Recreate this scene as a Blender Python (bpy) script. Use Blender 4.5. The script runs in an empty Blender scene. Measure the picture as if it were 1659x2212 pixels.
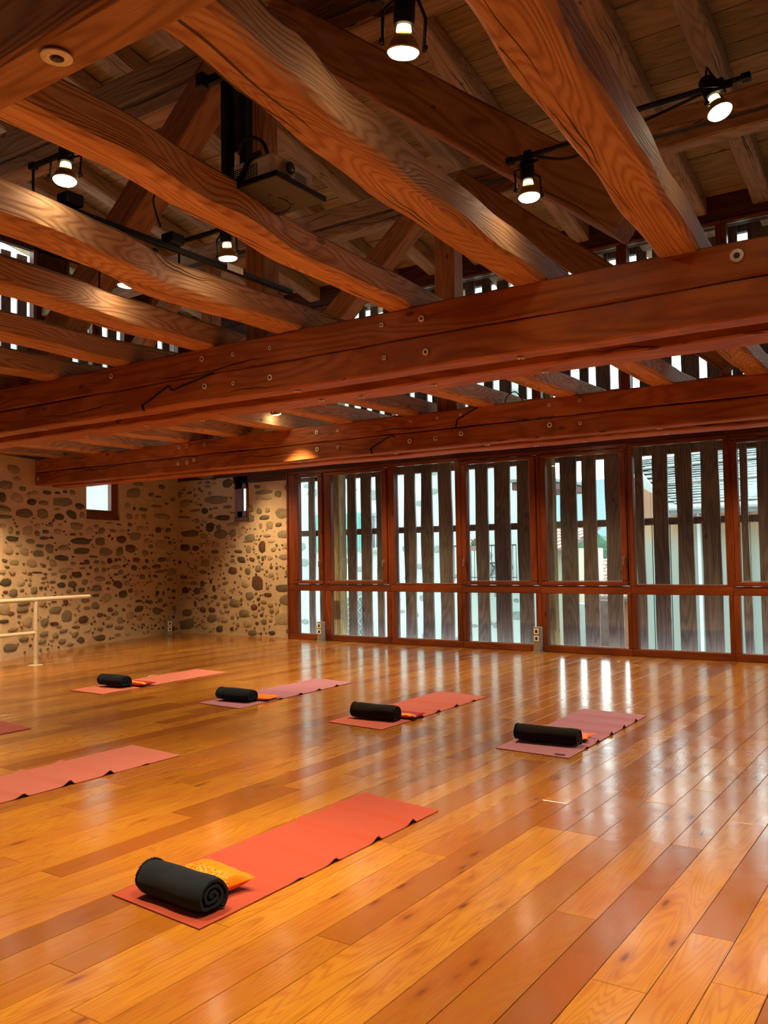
import bpy, bmesh, math, random
from mathutils import Vector, Matrix, noise
random.seed(7)
C = bpy.context.scene.collection
S = bpy.context.scene
R = math.radians

# ---------------------------------------------------------------- camera
cam_d = bpy.data.cameras.new('camera')
cam_d.sensor_fit = 'HORIZONTAL'; cam_d.sensor_width = 36.0
cam_d.lens = 36.0 * 1886.17 / 1659.0
cam_d.clip_start = 0.05; cam_d.clip_end = 2000
cam = bpy.data.objects.new('camera', cam_d); C.objects.link(cam)
r_ = Vector((0.83133881, 0.55551124, -0.01682424))
u_ = Vector((0.04084133, -0.03087392, 0.99868853))
f_ = Vector((-0.55426327, 0.83093566, 0.04835451))
M = Matrix((r_, u_, -f_)).transposed().to_4x4()
M.translation = Vector((0, 0, 1.45))
cam.matrix_world = M
S.camera = cam

# ---------------------------------------------------------------- sky, exposure
w = bpy.data.worlds.new('overcast_sky'); S.world = w; w.use_nodes = True
wn = w.node_tree.nodes; wl = w.node_tree.links
bg = wn['Background']
tc = wn.new('ShaderNodeTexCoord'); mp = wn.new('ShaderNodeMapping'); ns = wn.new('ShaderNodeTexNoise'); cr = wn.new('ShaderNodeValToRGB')
mp.inputs['Scale'].default_value = (1, 1, 2.5); ns.inputs['Scale'].default_value = 2.2; ns.inputs['Detail'].default_value = 4
cr.color_ramp.elements[0].position = .3; cr.color_ramp.elements[0].color = (.78, .92, 1, 1)
cr.color_ramp.elements[1].position = .65; cr.color_ramp.elements[1].color = (.93, .99, 1, 1)
wl.new(tc.outputs['Generated'], mp.inputs['Vector']); wl.new(mp.outputs['Vector'], ns.inputs['Vector'])
wl.new(ns.outputs['Fac'], cr.inputs['Fac']); wl.new(cr.outputs['Color'], bg.inputs['Color'])
bg.inputs['Strength'].default_value = 4.0
S.view_settings.view_transform = 'Standard'; S.view_settings.look = 'None'
S.view_settings.gamma = 1; S.view_settings.use_curve_mapping = False
S.view_settings.exposure = 0.35
LAMP_W = 290.0
LAMP_COL = (1.0, .665, .31)

# ---------------------------------------------------------------- helpers
def tag(o, label=None, cat=None, group=None, kind=None):
    if label: o['label'] = label
    if cat: o['category'] = cat
    if group: o['group'] = group
    if kind: o['kind'] = kind
    return o
def empty(name, loc=(0, 0, 0), label=None, cat=None, group=None, kind=None, rz=0):
    o = bpy.data.objects.new(name, None); C.objects.link(o); o.location = loc; o.rotation_euler = (0, 0, rz)
    o.empty_display_size = .1
    return tag(o, label, cat, group, kind)
def mk(name, V, F, mat, parent=None, smooth=False, mats=None, mi=None, ang=40):
    me = bpy.data.meshes.new(name); me.from_pydata([tuple(v) for v in V], [], F)
    if mats:
        for m in mats: me.materials.append(m)
    else: me.materials.append(mat)
    if mi: me.polygons.foreach_set('material_index', mi)
    if smooth:
        me.polygons.foreach_set('use_smooth', [True] * len(me.polygons)); me.set_sharp_from_angle(angle=R(ang))
    me.update()
    o = bpy.data.objects.new(name, me); C.objects.link(o)
    if parent is not None: o.parent = parent
    return o
class MB:
    def __init__(s): s.V = []; s.F = []; s.M = []
    def add(s, V, F, m=0):
        b = len(s.V); s.V += [Vector(v) for v in V]; s.F += [tuple(i + b for i in f) for f in F]; s.M += [m] * len(F); return s
    def box(s, x0, x1, y0, y1, z0, z1, m=0, T=None):
        V = [Vector(p) for p in ((x0,y0,z0),(x1,y0,z0),(x1,y1,z0),(x0,y1,z0),(x0,y0,z1),(x1,y0,z1),(x1,y1,z1),(x0,y1,z1))]
        if T: V = [T @ v for v in V]
        return s.add(V, [(0,3,2,1),(4,5,6,7),(0,1,5,4),(1,2,6,5),(2,3,7,6),(3,0,4,7)], m)
    def bbox(s, x0, x1, y0, y1, z0, z1, b=.006, m=0, T=None):      # bevelled box
        bm = bmesh.new(); bmesh.ops.create_cube(bm, size=1)
        for v in bm.verts: v.co = Vector((x0 + (v.co.x + .5) * (x1 - x0), y0 + (v.co.y + .5) * (y1 - y0), z0 + (v.co.z + .5) * (z1 - z0)))
        bmesh.ops.bevel(bm, geom=bm.edges[:], offset=b, segments=1, affect='EDGES')
        bm.verts.index_update()
        V = [v.co.copy() for v in bm.verts]; F = [tuple(v.index for v in f.verts) for f in bm.faces]; bm.free()
        if T: V = [T @ v for v in V]
        return s.add(V, F, m)
    def cyl(s, p0, p1, r0, r1=None, n=16, m=0, caps=True):
        p0 = Vector(p0); p1 = Vector(p1); r1 = r0 if r1 is None else r1
        d = (p1 - p0).normalized(); a = d.orthogonal().normalized(); b = d.cross(a)
        V = []
        for p, r in ((p0, r0), (p1, r1)):
            for i in range(n):
                t = 2 * math.pi * i / n; V.append(p + a * math.cos(t) * r + b * math.sin(t) * r)
        F = [(i, (i + 1) % n, n + (i + 1) % n, n + i) for i in range(n)]
        if caps: F += [tuple(range(n - 1, -1, -1)), tuple(range(n, 2 * n))]
        return s.add(V, F, m)
    def tube(s, P, r, n=8, m=0):
        P = [Vector(p) for p in P]; V = []; a = None
        for k, p in enumerate(P):
            d = (P[min(k + 1, len(P) - 1)] - P[max(k - 1, 0)]).normalized()
            a = d.orthogonal().normalized() if a is None else (a - d * a.dot(d)).normalized()
            b = d.cross(a)
            for i in range(n):
                t = 2 * math.pi * i / n; V.append(p + (a * math.cos(t) + b * math.sin(t)) * r)
        F = []
        for k in range(len(P) - 1):
            for i in range(n): F.append((k * n + i, k * n + (i + 1) % n, (k + 1) * n + (i + 1) % n, (k + 1) * n + i))
        F += [tuple(range(n - 1, -1, -1)), tuple(range(len(V) - n, len(V)))]
        return s.add(V, F, m)
    def lathe(s, prof, o=(0, 0, 0), n=24, m=0, T=None):
        V = []; o = Vector(o)
        for (r, z) in prof:
            for i in range(n):
                t = 2 * math.pi * i / n; v = Vector((r * math.cos(t), r * math.sin(t), z)); V.append((T @ v if T else v) + o)
        F = []
        for k in range(len(prof) - 1):
            for i in range(n): F.append((k * n + i, k * n + (i + 1) % n, (k + 1) * n + (i + 1) % n, (k + 1) * n + i))
        F.append(tuple(range(n - 1, -1, -1))); F.append(tuple(range(len(V) - n, len(V))))
        return s.add(V, F, m)
    def build(s, name, mat, parent=None, smooth=False, mats=None, ang=40):
        return mk(name, s.V, s.F, mat, parent, smooth, mats, s.M if mats else None, ang)

# ---------------------------------------------------------------- materials
def newmat(name):
    m = bpy.data.materials.new(name); m.use_nodes = True
    nt = m.node_tree; return m, nt.nodes, nt.links, nt.nodes['Principled BSDF']
def ramp(N, stops):
    c = N.new('ShaderNodeValToRGB'); e = c.color_ramp.elements
    while len(e) < len(stops): e.new(.5)
    for i, (p, col) in enumerate(stops): e[i].position = p; e[i].color = (*col, 1)
    return c
def mth(N, L, op, a, b=None, c=None, clamp=False):
    n = N.new('ShaderNodeMath'); n.operation = op; n.use_clamp = clamp
    for i, x in enumerate((a, b, c)):
        if x is None: continue
        if isinstance(x, (int, float)): n.inputs[i].default_value = x
        else: L.new(x, n.inputs[i])
    return n.outputs[0]
def mixc(N, L, f, a, b, mode='MIX'):
    n = N.new('ShaderNodeMix'); n.data_type = 'RGBA'; n.blend_type = mode
    if isinstance(f, (int, float)): n.inputs[0].default_value = f
    else: L.new(f, n.inputs[0])
    for i, x in ((6, a), (7, b)):
        if isinstance(x, tuple): n.inputs[i].default_value = (*x, 1)
        else: L.new(x, n.inputs[i])
    return n.outputs[2]
def comb(N, L, x, y, z):
    n = N.new('ShaderNodeCombineXYZ')
    for i, v in enumerate((x, y, z)):
        if isinstance(v, (int, float)): n.inputs[i].default_value = v
        else: L.new(v, n.inputs[i])
    return n.outputs[0]
def ntex(N, L, vec, scale, detail=3, rough=.55, dist=0):
    n = N.new('ShaderNodeTexNoise'); n.inputs['Scale'].default_value = scale; n.inputs['Detail'].default_value = detail
    n.inputs['Roughness'].default_value = rough; n.inputs['Distortion'].default_value = dist
    if vec is not None: L.new(vec, n.inputs['Vector'])
    return n.outputs['Fac']
def bump(N, L, h, strength, dist, P, prev=None):
    b = N.new('ShaderNodeBump'); b.inputs['Strength'].default_value = strength; b.inputs['Distance'].default_value = dist
    L.new(h, b.inputs['Height'])
    if prev is not None: L.new(prev, b.inputs['Normal'])
    L.new(b.outputs[0], P.inputs['Normal']); return b.outputs[0]

def wood(name, dark, mid, light, rough=.55, rings=16, crack=.5, bumps=.35, spec=.3, axis='X', patch=None):
    """timber whose grain runs along the object's local X axis"""
    m, N, L, P = newmat(name)
    tc = N.new('ShaderNodeTexCoord'); oi = N.new('ShaderNodeObjectInfo'); sx = N.new('ShaderNodeSeparateXYZ')
    L.new(tc.outputs['Object'], sx.inputs[0])
    ax = {'X': (0, 1, 2), 'Z': (2, 0, 1), 'Y': (1, 0, 2)}[axis]
    lx, ly, lz = (sx.outputs[i] for i in ax)
    rnd = mth(N, L, 'MULTIPLY', oi.outputs['Random'], 37.0)
    v1 = comb(N, L, mth(N, L, 'ADD', mth(N, L, 'MULTIPLY', lx, .42), rnd), mth(N, L, 'MULTIPLY', ly, 3.4), mth(N, L, 'MULTIPLY', lz, 3.4))
    n1 = ntex(N, L, v1, 1.0, 2.2, .45, .25)
    ph = mth(N, L, 'SINE', mth(N, L, 'MULTIPLY', n1, rings * 12.5))
    ringf = mth(N, L, 'POWER', mth(N, L, 'MULTIPLY_ADD', ph, .5, .5), 1.8)
    v2 = comb(N, L, mth(N, L, 'ADD', mth(N, L, 'MULTIPLY', lx, 2.5), rnd), mth(N, L, 'MULTIPLY', ly, 60), mth(N, L, 'MULTIPLY', lz, 60))
    n2 = ntex(N, L, v2, 1.0, 3, .6)
    v3 = comb(N, L, mth(N, L, 'ADD', mth(N, L, 'MULTIPLY', lx, .9), rnd), mth(N, L, 'MULTIPLY', ly, 2), mth(N, L, 'MULTIPLY', lz, 2))
    n3 = ntex(N, L, v3, 1.0, 4, .6)
    g = mth(N, L, 'ADD', mth(N, L, 'MULTIPLY', ringf, .30), mth(N, L, 'MULTIPLY', n2, .55))
    g = mth(N, L, 'ADD', g, mth(N, L, 'MULTIPLY_ADD', n3, .9, -.42))
    rc = ramp(N, [(.12, light), (.5, mid), (.95, dark)]); L.new(g, rc.inputs[0])
    col = rc.outputs['Color']
    if patch:
        n5 = ntex(N, L, v3, 2.2, 3, .5); pm = N.new('ShaderNodeMapRange'); pm.inputs[1].default_value = .5; pm.inputs[2].default_value = .65
        L.new(n5, pm.inputs[0]); col = mixc(N, L, pm.outputs[0], col, patch)
    # knots
    vo = N.new('ShaderNodeTexVoronoi'); vo.inputs['Scale'].default_value = 1.0
    L.new(comb(N, L, mth(N, L, 'ADD', mth(N, L, 'MULTIPLY', lx, 1.7), rnd), mth(N, L, 'MULTIPLY', ly, 3.4), mth(N, L, 'MULTIPLY', lz, 3.4)), vo.inputs['Vector'])
    kn = mth(N, L, 'LESS_THAN', vo.outputs['Distance'], .07)
    col = mixc(N, L, mth(N, L, 'MULTIPLY', kn, .6), col, tuple(c * .3 for c in dark))
    # drying cracks along the grain
    wv = ntex(N, L, comb(N, L, mth(N, L, 'ADD', mth(N, L, 'MULTIPLY', lx, .8), rnd), 0, 0), 1.0, 3, .6)
    wd_ = ntex(N, L, comb(N, L, mth(N, L, 'ADD', mth(N, L, 'MULTIPLY', lx, .9), rnd), 9, 4), 1.0, 1, .5)
    lat = mth(N, L, 'ADD', mth(N, L, 'MULTIPLY', ly, .8), mth(N, L, 'MULTIPLY', lz, .6))
    cd = None
    for off_, sl in ((-.02, .016), (.055, -.012)):
        q_ = mth(N, L, 'ADD', lat, mth(N, L, 'ADD', mth(N, L, 'MULTIPLY_ADD', wv, .14, -.07 + off_), mth(N, L, 'MULTIPLY', lx, sl)))
        q_ = mth(N, L, 'ABSOLUTE', q_); cd = q_ if cd is None else mth(N, L, 'MINIMUM', cd, q_)
    wmax = N.new('ShaderNodeMapRange'); wmax.inputs[1].default_value = .47; wmax.inputs[2].default_value = .68; wmax.inputs[3].default_value = .0001; wmax.inputs[4].default_value = .0055; L.new(wd_, wmax.inputs[0])
    ck = N.new('ShaderNodeMath'); ck.operation = 'LESS_THAN'; L.new(cd, ck.inputs[0]); L.new(wmax.outputs[0], ck.inputs[1])
    ckf = mth(N, L, 'MULTIPLY', ck.outputs[0], crack)
    col = mixc(N, L, ckf, col, tuple(c * .12 for c in dark))
    vv = N.new('ShaderNodeHueSaturation'); L.new(col, vv.inputs['Color']); L.new(mth(N, L, 'MULTIPLY_ADD', oi.outputs['Random'], .35, .82), vv.inputs['Value'])
    L.new(vv.outputs[0], P.inputs['Base Color'])
    P.inputs['Roughness'].default_value = rough; P.inputs['Specular IOR Level'].default_value = spec
    h = mth(N, L, 'SUBTRACT', mth(N, L, 'ADD', mth(N, L, 'MULTIPLY', n2, .4), mth(N, L, 'MULTIPLY', ringf, -.35)), mth(N, L, 'MULTIPLY', ckf, 1.6))
    bump(N, L, h, bumps, .012, P)
    return m

def plain(name, col, rough=.5, metal=0, spec=.5, var=.12, scale=40, bmp=.0, bscale=None, emit=None, estr=0):
    m, N, L, P = newmat(name)
    tc = N.new('ShaderNodeTexCoord'); n = ntex(N, L, tc.outputs['Object'], scale, 4, .6)
    c = ramp(N, [(.25, tuple(x * (1 - var) for x in col)), (.75, tuple(min(1, x * (1 + var)) for x in col))]); L.new(n, c.inputs[0])
    L.new(c.outputs['Color'], P.inputs['Base Color'])
    P.inputs['Roughness'].default_value = rough; P.inputs['Metallic'].default_value = metal; P.inputs['Specular IOR Level'].default_value = spec
    if bmp: bump(N, L, ntex(N, L, tc.outputs['Object'], bscale or scale, 5, .6), bmp, .01, P)
    if emit: P.inputs['Emission Color'].default_value = (*emit, 1); P.inputs['Emission Strength'].default_value = estr
    return m

W_JOIST = wood('joist_timber', (.25, .095, .032), (.50, .235, .10), (.70, .40, .20), .62, 21, .9, .5)
W_TIE = wood('stained_tie_timber', (.19, .048, .014), (.40, .118, .032), (.54, .19, .055), .5, 7, .8, .3, patch=(.34, .09, .025))
W_BRACE = wood('brace_timber', (.20, .08, .032), (.40, .18, .075), (.54, .28, .13), .65, 8, .7, .4)
W_RAFTER = wood('rafter_timber', (.26, .14, .07), (.46, .29, .16), (.60, .41, .26), .7, 8, .9, .5)
W_BOARD = wood('roof_board_timber', (.24, .15, .065), (.42, .28, .13), (.54, .38, .19), .75, 5, .2, .2)
W_FRAME = wood('varnished_frame_timber', (.10, .020, .007), (.17, .036, .010), (.23, .055, .015), .32, 4, 0, .08, .5, axis='Z')
W_FRAMEH = wood('varnished_rail_timber', (.10, .020, .007), (.17, .036, .010), (.23, .055, .015), .32, 4, 0, .08, .5, axis='X')
W_DARK = wood('dark_wall_timber', (.035, .012, .007), (.075, .022, .012), (.12, .04, .02), .6, 4, .3, .2)
W_SLAT = wood('weathered_slat_timber', (.085, .055, .055), (.18, .115, .11), (.27, .19, .17), .7, 9, .5, .4, axis='Z')
W_TAN = wood('pale_post_timber', (.25, .16, .08), (.45, .33, .19), (.6, .47, .3), .7, 9, .8, .4, axis='Z')
W_BARRE = wood('barre_timber', (.5, .38, .24), (.68, .56, .4), (.78, .68, .52), .35, 4, 0, .05, .5, axis='Y')

def floor_mat():
    m, N, L, P = newmat('pine_floorboard_varnish')
    at = N.new('ShaderNodeAttribute'); at.attribute_name = 'loc'
    sx = N.new('ShaderNodeSeparateXYZ'); L.new(at.outputs['Vector'], sx.inputs[0])
    lx, ly, rn = sx.outputs
    off = mth(N, L, 'MULTIPLY', rn, 61.0)
    # growth rings as contours of a stretched noise: cathedral grain
    n1 = ntex(N, L, comb(N, L, mth(N, L, 'MULTIPLY', lx, 7.5), mth(N, L, 'MULTIPLY', ly, .62), off), 1.0, 2.2, .42, .35)
    ph = mth(N, L, 'SINE', mth(N, L, 'MULTIPLY', n1, 150))
    ring = mth(N, L, 'POWER', mth(N, L, 'MULTIPLY_ADD', ph, .5, .5), 2.6)
    fine = ntex(N, L, comb(N, L, mth(N, L, 'MULTIPLY', lx, 230), mth(N, L, 'MULTIPLY', ly, 6), off), 1.0, 2, .5)
    blot = ntex(N, L, comb(N, L, mth(N, L, 'MULTIPLY', lx, 3), mth(N, L, 'MULTIPLY', ly, 1.6), off), 1.0, 3, .55)
    base = ramp(N, [(0, (.20, .077, .009)), (.3, (.345, .155, .015)), (.55, (.43, .212, .022)), (.8, (.50, .258, .027)), (1, (.33, .142, .030))])
    L.new(rn, base.inputs[0])
    col = mixc(N, L, mth(N, L, 'MULTIPLY', ring, .42), base.outputs['Color'], (.27, .075, .014))
    col = mixc(N, L, mth(N, L, 'MULTIPLY', fine, .22), col, (.30, .09, .02))
    br = N.new('ShaderNodeMapRange'); br.inputs[1].default_value = .35; br.inputs[2].default_value = .7; br.inputs[3].default_value = 0; br.inputs[4].default_value = .5
    L.new(blot, br.inputs[0]); col = mixc(N, L, br.outputs[0], col, (.30, .085, .03))
    # knots
    vo = N.new('ShaderNodeTexVoronoi'); vo.inputs['Scale'].default_value = 1.0; vo.inputs['Randomness'].default_value = 1
    L.new(comb(N, L, mth(N, L, 'MULTIPLY', lx, 7.5), mth(N, L, 'MULTIPLY', ly, 2.3), off), vo.inputs['Vector'])
    k1 = N.new('ShaderNodeMapRange'); k1.inputs[1].default_value = .035; k1.inputs[2].default_value = .12; k1.inputs[3].default_value = 1; k1.inputs[4].default_value = 0
    L.new(vo.outputs['Distance'], k1.inputs[0])
    k2 = N.new('ShaderNodeMapRange'); k2.inputs[1].default_value = .10; k2.inputs[2].default_value = .30; k2.inputs[3].default_value = .4; k2.inputs[4].default_value = 0
    L.new(vo.outputs['Distance'], k2.inputs[0])
    col = mixc(N, L, k2.outputs[0], col, (.20, .045, .012))
    col = mixc(N, L, mth(N, L, 'MULTIPLY', k1.outputs[0], .75), col, (.075, .022, .014))
    L.new(col, P.inputs['Base Color'])
    # worn varnish: scuffs and scratches change gloss and relief
    tc = N.new('ShaderNodeTexCoord')
    sc = ntex(N, L, tc.outputs['Object'], 3.0, 5, .65)
    w1 = N.new('ShaderNodeTexVoronoi'); w1.feature = 'DISTANCE_TO_EDGE'; w1.inputs['Scale'].default_value = 3.4
    dd = N.new('ShaderNodeVectorMath'); dd.operation = 'ADD'
    nz = N.new('ShaderNodeTexNoise'); nz.inputs['Scale'].default_value = 2.0; L.new(tc.outputs['Object'], nz.inputs['Vector'])
    L.new(tc.outputs['Object'], dd.inputs[0]); L.new(nz.outputs['Color'], dd.inputs[1]); L.new(dd.outputs[0], w1.inputs['Vector'])
    scr = mth(N, L, 'MULTIPLY', mth(N, L, 'LESS_THAN', w1.outputs['Distance'], .012), mth(N, L, 'GREATER_THAN', sc, .54))
    rr = N.new('ShaderNodeMapRange'); rr.inputs[1].default_value = .3; rr.inputs[2].default_value = .7; rr.inputs[3].default_value = .11; rr.inputs[4].default_value = .22
    L.new(sc, rr.inputs[0]); L.new(rr.outputs[0], P.inputs['Roughness'])
    P.inputs['Specular IOR Level'].default_value = 1.0
    h = mth(N, L, 'ADD', mth(N, L, 'MULTIPLY', n1, 1.0), mth(N, L, 'MULTIPLY', ring, -.06))
    b0 = bump(N, L, h, .05, .01, P)
    b1 = bump(N, L, ntex(N, L, tc.outputs['Object'], 14, 3, .5), .10, .004, P, b0)
    bump(N, L, scr, .25, .0012, P, b1)
    return m
M_FLOOR = floor_mat()

def mortar_mat():
    m, N, L, P = newmat('lime_mortar')
    tc = N.new('ShaderNodeTexCoord'); n = ntex(N, L, tc.outputs['Object'], 1.6, 5, .6); n2 = ntex(N, L, tc.outputs['Object'], 55, 5, .65)
    c = ramp(N, [(.3, (.60, .45, .30)), (.55, (.70, .55, .38)), (.8, (.76, .62, .46))]); L.new(n, c.inputs[0])
    col = mixc(N, L, mth(N, L, 'MULTIPLY', n2, .35), c.outputs['Color'], (.34, .24, .15)); L.new(col, P.inputs['Base Color'])
    P.inputs['Roughness'].default_value = .9; P.inputs['Specular IOR Level'].default_value = .15
    b = bump(N, L, ntex(N, L, tc.outputs['Object'], 9, 5, .6), .6, .03, P); bump(N, L, n2, .5, .006, P, b)
    return m
M_MORTAR = mortar_mat()
def stone_mat(name, a, b):
    m, N, L, P = newmat(name)
    tc = N.new('ShaderNodeTexCoord'); oi = N.new('ShaderNodeObjectInfo')
    n = ntex(N, L, tc.outputs['Object'], 14, 6, .7); c = ramp(N, [(.3, a), (.72, b)]); L.new(n, c.inputs[0])
    hv = N.new('ShaderNodeHueSaturation'); L.new(c.outputs['Color'], hv.inputs['Color']); L.new(mth(N, L, 'MULTIPLY_ADD', oi.outputs['Random'], .5, .75), hv.inputs['Value'])
    L.new(hv.outputs[0], P.inputs['Base Color']); P.inputs['Roughness'].default_value = .85; P.inputs['Specular IOR Level'].default_value = .25
    bump(N, L, ntex(N, L, tc.outputs['Object'], 22, 6, .7), .8, .012, P); return m
M_ST = [stone_mat('dark_olive_stone', (.075, .062, .042), (.16, .135, .09)), stone_mat('grey_brown_stone', (.16, .13, .085), (.28, .235, .16)),
        stone_mat('pale_brown_stone', (.30, .23, .15), (.46, .37, .25)), stone_mat('reddish_stone', (.10, .05, .035), (.20, .105, .075))]
M_PLASTER = plain('warm_plaster', (.55, .42, .30), .9, var=.1, scale=3, bmp=.3, bscale=20)
M_BLACK = plain('matt_black_metal', (.012, .013, .015), .45, .3, bmp=.05)
M_RUBBER = plain('black_cable_rubber', (.01, .01, .011), .55)
M_STEEL = plain('brushed_steel', (.55, .53, .48), .35, .9)
M_BOLT = plain('dull_bolt_steel', (.10, .08, .06), .5, .7)
M_WASHER = plain('pale_washer_metal', (.85, .80, .68), .45, .25)
M_GALV = plain('galvanised_grey', (.35, .36, .34), .45, .5)
M_WHITEP = plain('white_plastic', (.88, .86, .82), .4)
M_PLATE = plain('grey_painted_shelf', (.055, .065, .065), .5, .2)
M_DARKHOLE = plain('dark_recess', (.01, .009, .008), .8)
M_GOLD = plain('gold_glass_neck', (.75, .55, .18), .25, .6)
M_GLOW = plain('lamp_face_glow', (1, .95, .8), .3, emit=(1, .86, .6), estr=30)
M_GLOW2 = plain('lamp_neck_glow', (1, .85, .5), .3, emit=(1, .72, .3), estr=4)
M_PIPE = plain('cream_painted_pipe', (.62, .56, .47), .35, .1)

def glass_mat():
    m, N, L, P = newmat('window_glass'); N.remove(P)
    out = [n for n in N if n.type == 'OUTPUT_MATERIAL'][0]
    t = N.new('ShaderNodeBsdfTransparent'); t.inputs[0].default_value = (.90, .965, .94, 1)
    g = N.new('ShaderNodeBsdfGlossy'); g.inputs['Roughness'].default_value = .02
    f = N.new('ShaderNodeFresnel'); f.inputs[0].default_value = 1.45
    ge = N.new('ShaderNodeNewGeometry')
    mx = N.new('ShaderNodeMixShader'); L.new(mth(N, L, 'MULTIPLY', f.outputs[0], mth(N, L, 'SUBTRACT', 1.0, ge.outputs['Backfacing'])), mx.inputs[0]); L.new(t.outputs[0], mx.inputs[1]); L.new(g.outputs[0], mx.inputs[2])
    L.new(mx.outputs[0], out.inputs[0]); return m
M_GLASS = glass_mat()
def fabric(name, col, sheen=.4, rough=.95, sc=350, bm_=.35):
    m, N, L, P = newmat(name); tc = N.new('ShaderNodeTexCoord')
    n = ntex(N, L, tc.outputs['Object'], sc, 3, .6); n2 = ntex(N, L, tc.outputs['Object'], 9, 3, .5)
    c = ramp(N, [(.2, tuple(x * .8 for x in col)), (.8, tuple(min(1, x * 1.2) for x in col))]); L.new(n, c.inputs[0]); L.new(c.outputs['Color'], P.inputs['Base Color'])
    P.inputs['Roughness'].default_value = rough; P.inputs['Sheen Weight'].default_value = sheen; P.inputs['Specular IOR Level'].default_value = .2
    b = bump(N, L, n, bm_, .002, P); bump(N, L, n2, .25, .01, P, b); return m
M_FLEECE = fabric('charcoal_fleece', (.006, .012, .027), .06)
M_FLEECE_B = fabric('black_fleece', (.008, .008, .010), .08)
# ---------------------------------------------------------------- beams
def sm(t, seed, amp):
    return amp * (noise.noise(Vector((t * 1.0, seed * 3.17, 0))) + .5 * noise.noise(Vector((t * 2.7, seed * 3.17, 5))))
def beam(name, p0, p1, w, h, mat, parent=None, wob=.01, seed=0, ch=.012, step=.14, up=(0, 0, 1), path=None, free=None):
    """timber from p0 to p1: local X runs along it; w across, h deep"""
    p0 = Vector(p0); p1 = Vector(p1); d = p1 - p0; Ln = d.length; X = d.normalized(); Y = Vector(up).cross(X).normalized(); Z = X.cross(Y)
    n = max(2, int(Ln / step) + 1); V = []; F = []
    for k in range(n):
        t = k / (n - 1); x = t * Ln
        e = 1.0 if free is None else free
        a0, a1 = sm(x, seed + 1, wob) * e, sm(x, seed + 2, wob) * e; b0, b1 = sm(x, seed + 3, wob) * e, sm(x, seed + 4, wob) * e
        oy, oz = path(t) if path else (0, 0)
        y0, y1, z0, z1 = -w / 2 + a0 + oy, w / 2 + a1 + oy, -h / 2 + b0 + oz, h / 2 + b1 + oz
        c = ch * (1 + .8 * noise.noise(Vector((x * 2, seed, 9)))); c2 = ch * (1 + .8 * noise.noise(Vector((x * 2, seed, 19))))
        V += [(x, y0 + c, z0), (x, y1 - c2, z0), (x, y1, z0 + c2), (x, y1, z1 - c), (x, y1 - c, z1), (x, y0 + c2, z1), (x, y0, z1 - c2), (x, y0, z0 + c)]
    for k in range(n - 1):
        for i in range(8): F.append((k * 8 + i, k * 8 + (i + 1) % 8, (k + 1) * 8 + (i + 1) % 8, (k + 1) * 8 + i))
    F += [tuple(range(7, -1, -1)), tuple(range(len(V) - 8, len(V)))]
    o = mk(name, V, F, mat, None, True, ang=28)
    Mx = Matrix((X, Y, Z)).transposed().to_4x4(); Mx.translation = p0
    if parent is not None:
        o.parent = parent; o.matrix_parent_inverse = Matrix(); o.matrix_local = parent.matrix_basis.inverted() @ Mx
    else: o.matrix_world = Mx
    return o
ORD = ['first', 'second', 'third', 'fourth', 'fifth', 'sixth', 'seventh', 'eighth', 'ninth', 'tenth', 'eleventh', 'twelfth', 'thirteenth', 'fourteenth', 'fifteenth', 'sixteenth', 'seventeenth', 'eighteenth', 'nineteenth', 'twentieth']
def offs(p):
    v = Vector((0, 0, 0))
    while p is not None: v += p.location; p = p.parent
    return v
def wb(mb, name, mat, parent=None, smooth=False, mats=None, ang=40, center=True):
    """build from world coordinates; the object's origin goes to the middle of its own shape"""
    o_ = offs(parent)
    c = sum(mb.V, Vector()) / len(mb.V) if center else o_
    mb.V = [v - c for v in mb.V]
    o = mb.build(name, mat, parent, smooth, mats, ang); o.location = c - o_
    if mat is not None and len(mb.F) < 4000:
        bm = bmesh.new(); bm.from_mesh(o.data); bmesh.ops.recalc_face_normals(bm, faces=bm.faces[:]); bm.to_mesh(o.data); bm.free()
    return o

# ================================================================ FLOOR
floor = wb(MB().box(-13.4, 3.9, -4.3, 12.12, -.12, -.012), 'floor', W_DARK, center=False); tag(floor, kind='structure')
random.seed(11)
WD = [.158, .192, .15, .175, .165, .185, .17, .16, .18]
rows = []; x = -.775; i = 0
while x > -12.95: wdt = WD[i % 9]; rows.append((x - wdt, x)); x -= wdt; i += 1
x = -.775; i = 3
while x < 3.7: wdt = WD[i % 9]; rows.append((x, x + wdt)); x += wdt; i += 1
planks = []
for (a, b) in rows:
    y = -4.1 - random.random() * 1.5
    while y < 12.05:
        l = random.uniform(1.1, 2.9); y0 = max(y, -4.2); y1 = min(y + l, 12.06)
        if y1 - y0 > .15: planks.append((a, b, y0, y1, random.random()))
        y += l
def plank_geo(a, b, y0, y1):
    g = .0011; t = .0045; x0, x1, ya, yb = a + g, b - g, y0 + g, y1 - g
    V = [(x0, ya, -.012), (x1, ya, -.012), (x1, yb, -.012), (x0, yb, -.012)]
    V += [(x0, ya, -.0018), (x1, ya, -.0018), (x1, yb, -.0018), (x0, yb, -.0018)]
    e = .0016
    V += [(x0 + e, ya + e, 0), (x1 - e, ya + e, 0), (x1 - e, yb - e, 0), (x0 + e, yb - e, 0)]
    F = [(0, 1, 5, 4), (1, 2, 6, 5), (2, 3, 7, 6), (3, 0, 4, 7), (4, 5, 9, 8), (5, 6, 10, 9), (6, 7, 11, 10), (7, 4, 8, 11), (8, 9, 10, 11)]
    return V, F
def proj(p):
    c = Vector(p) - Vector((0, 0, 1.45)); z = c.dot(f_)
    return (829.5 + 1886.17 * c.dot(r_) / z, 1106 - 1886.17 * c.dot(u_) / z) if z > .3 else None
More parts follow.
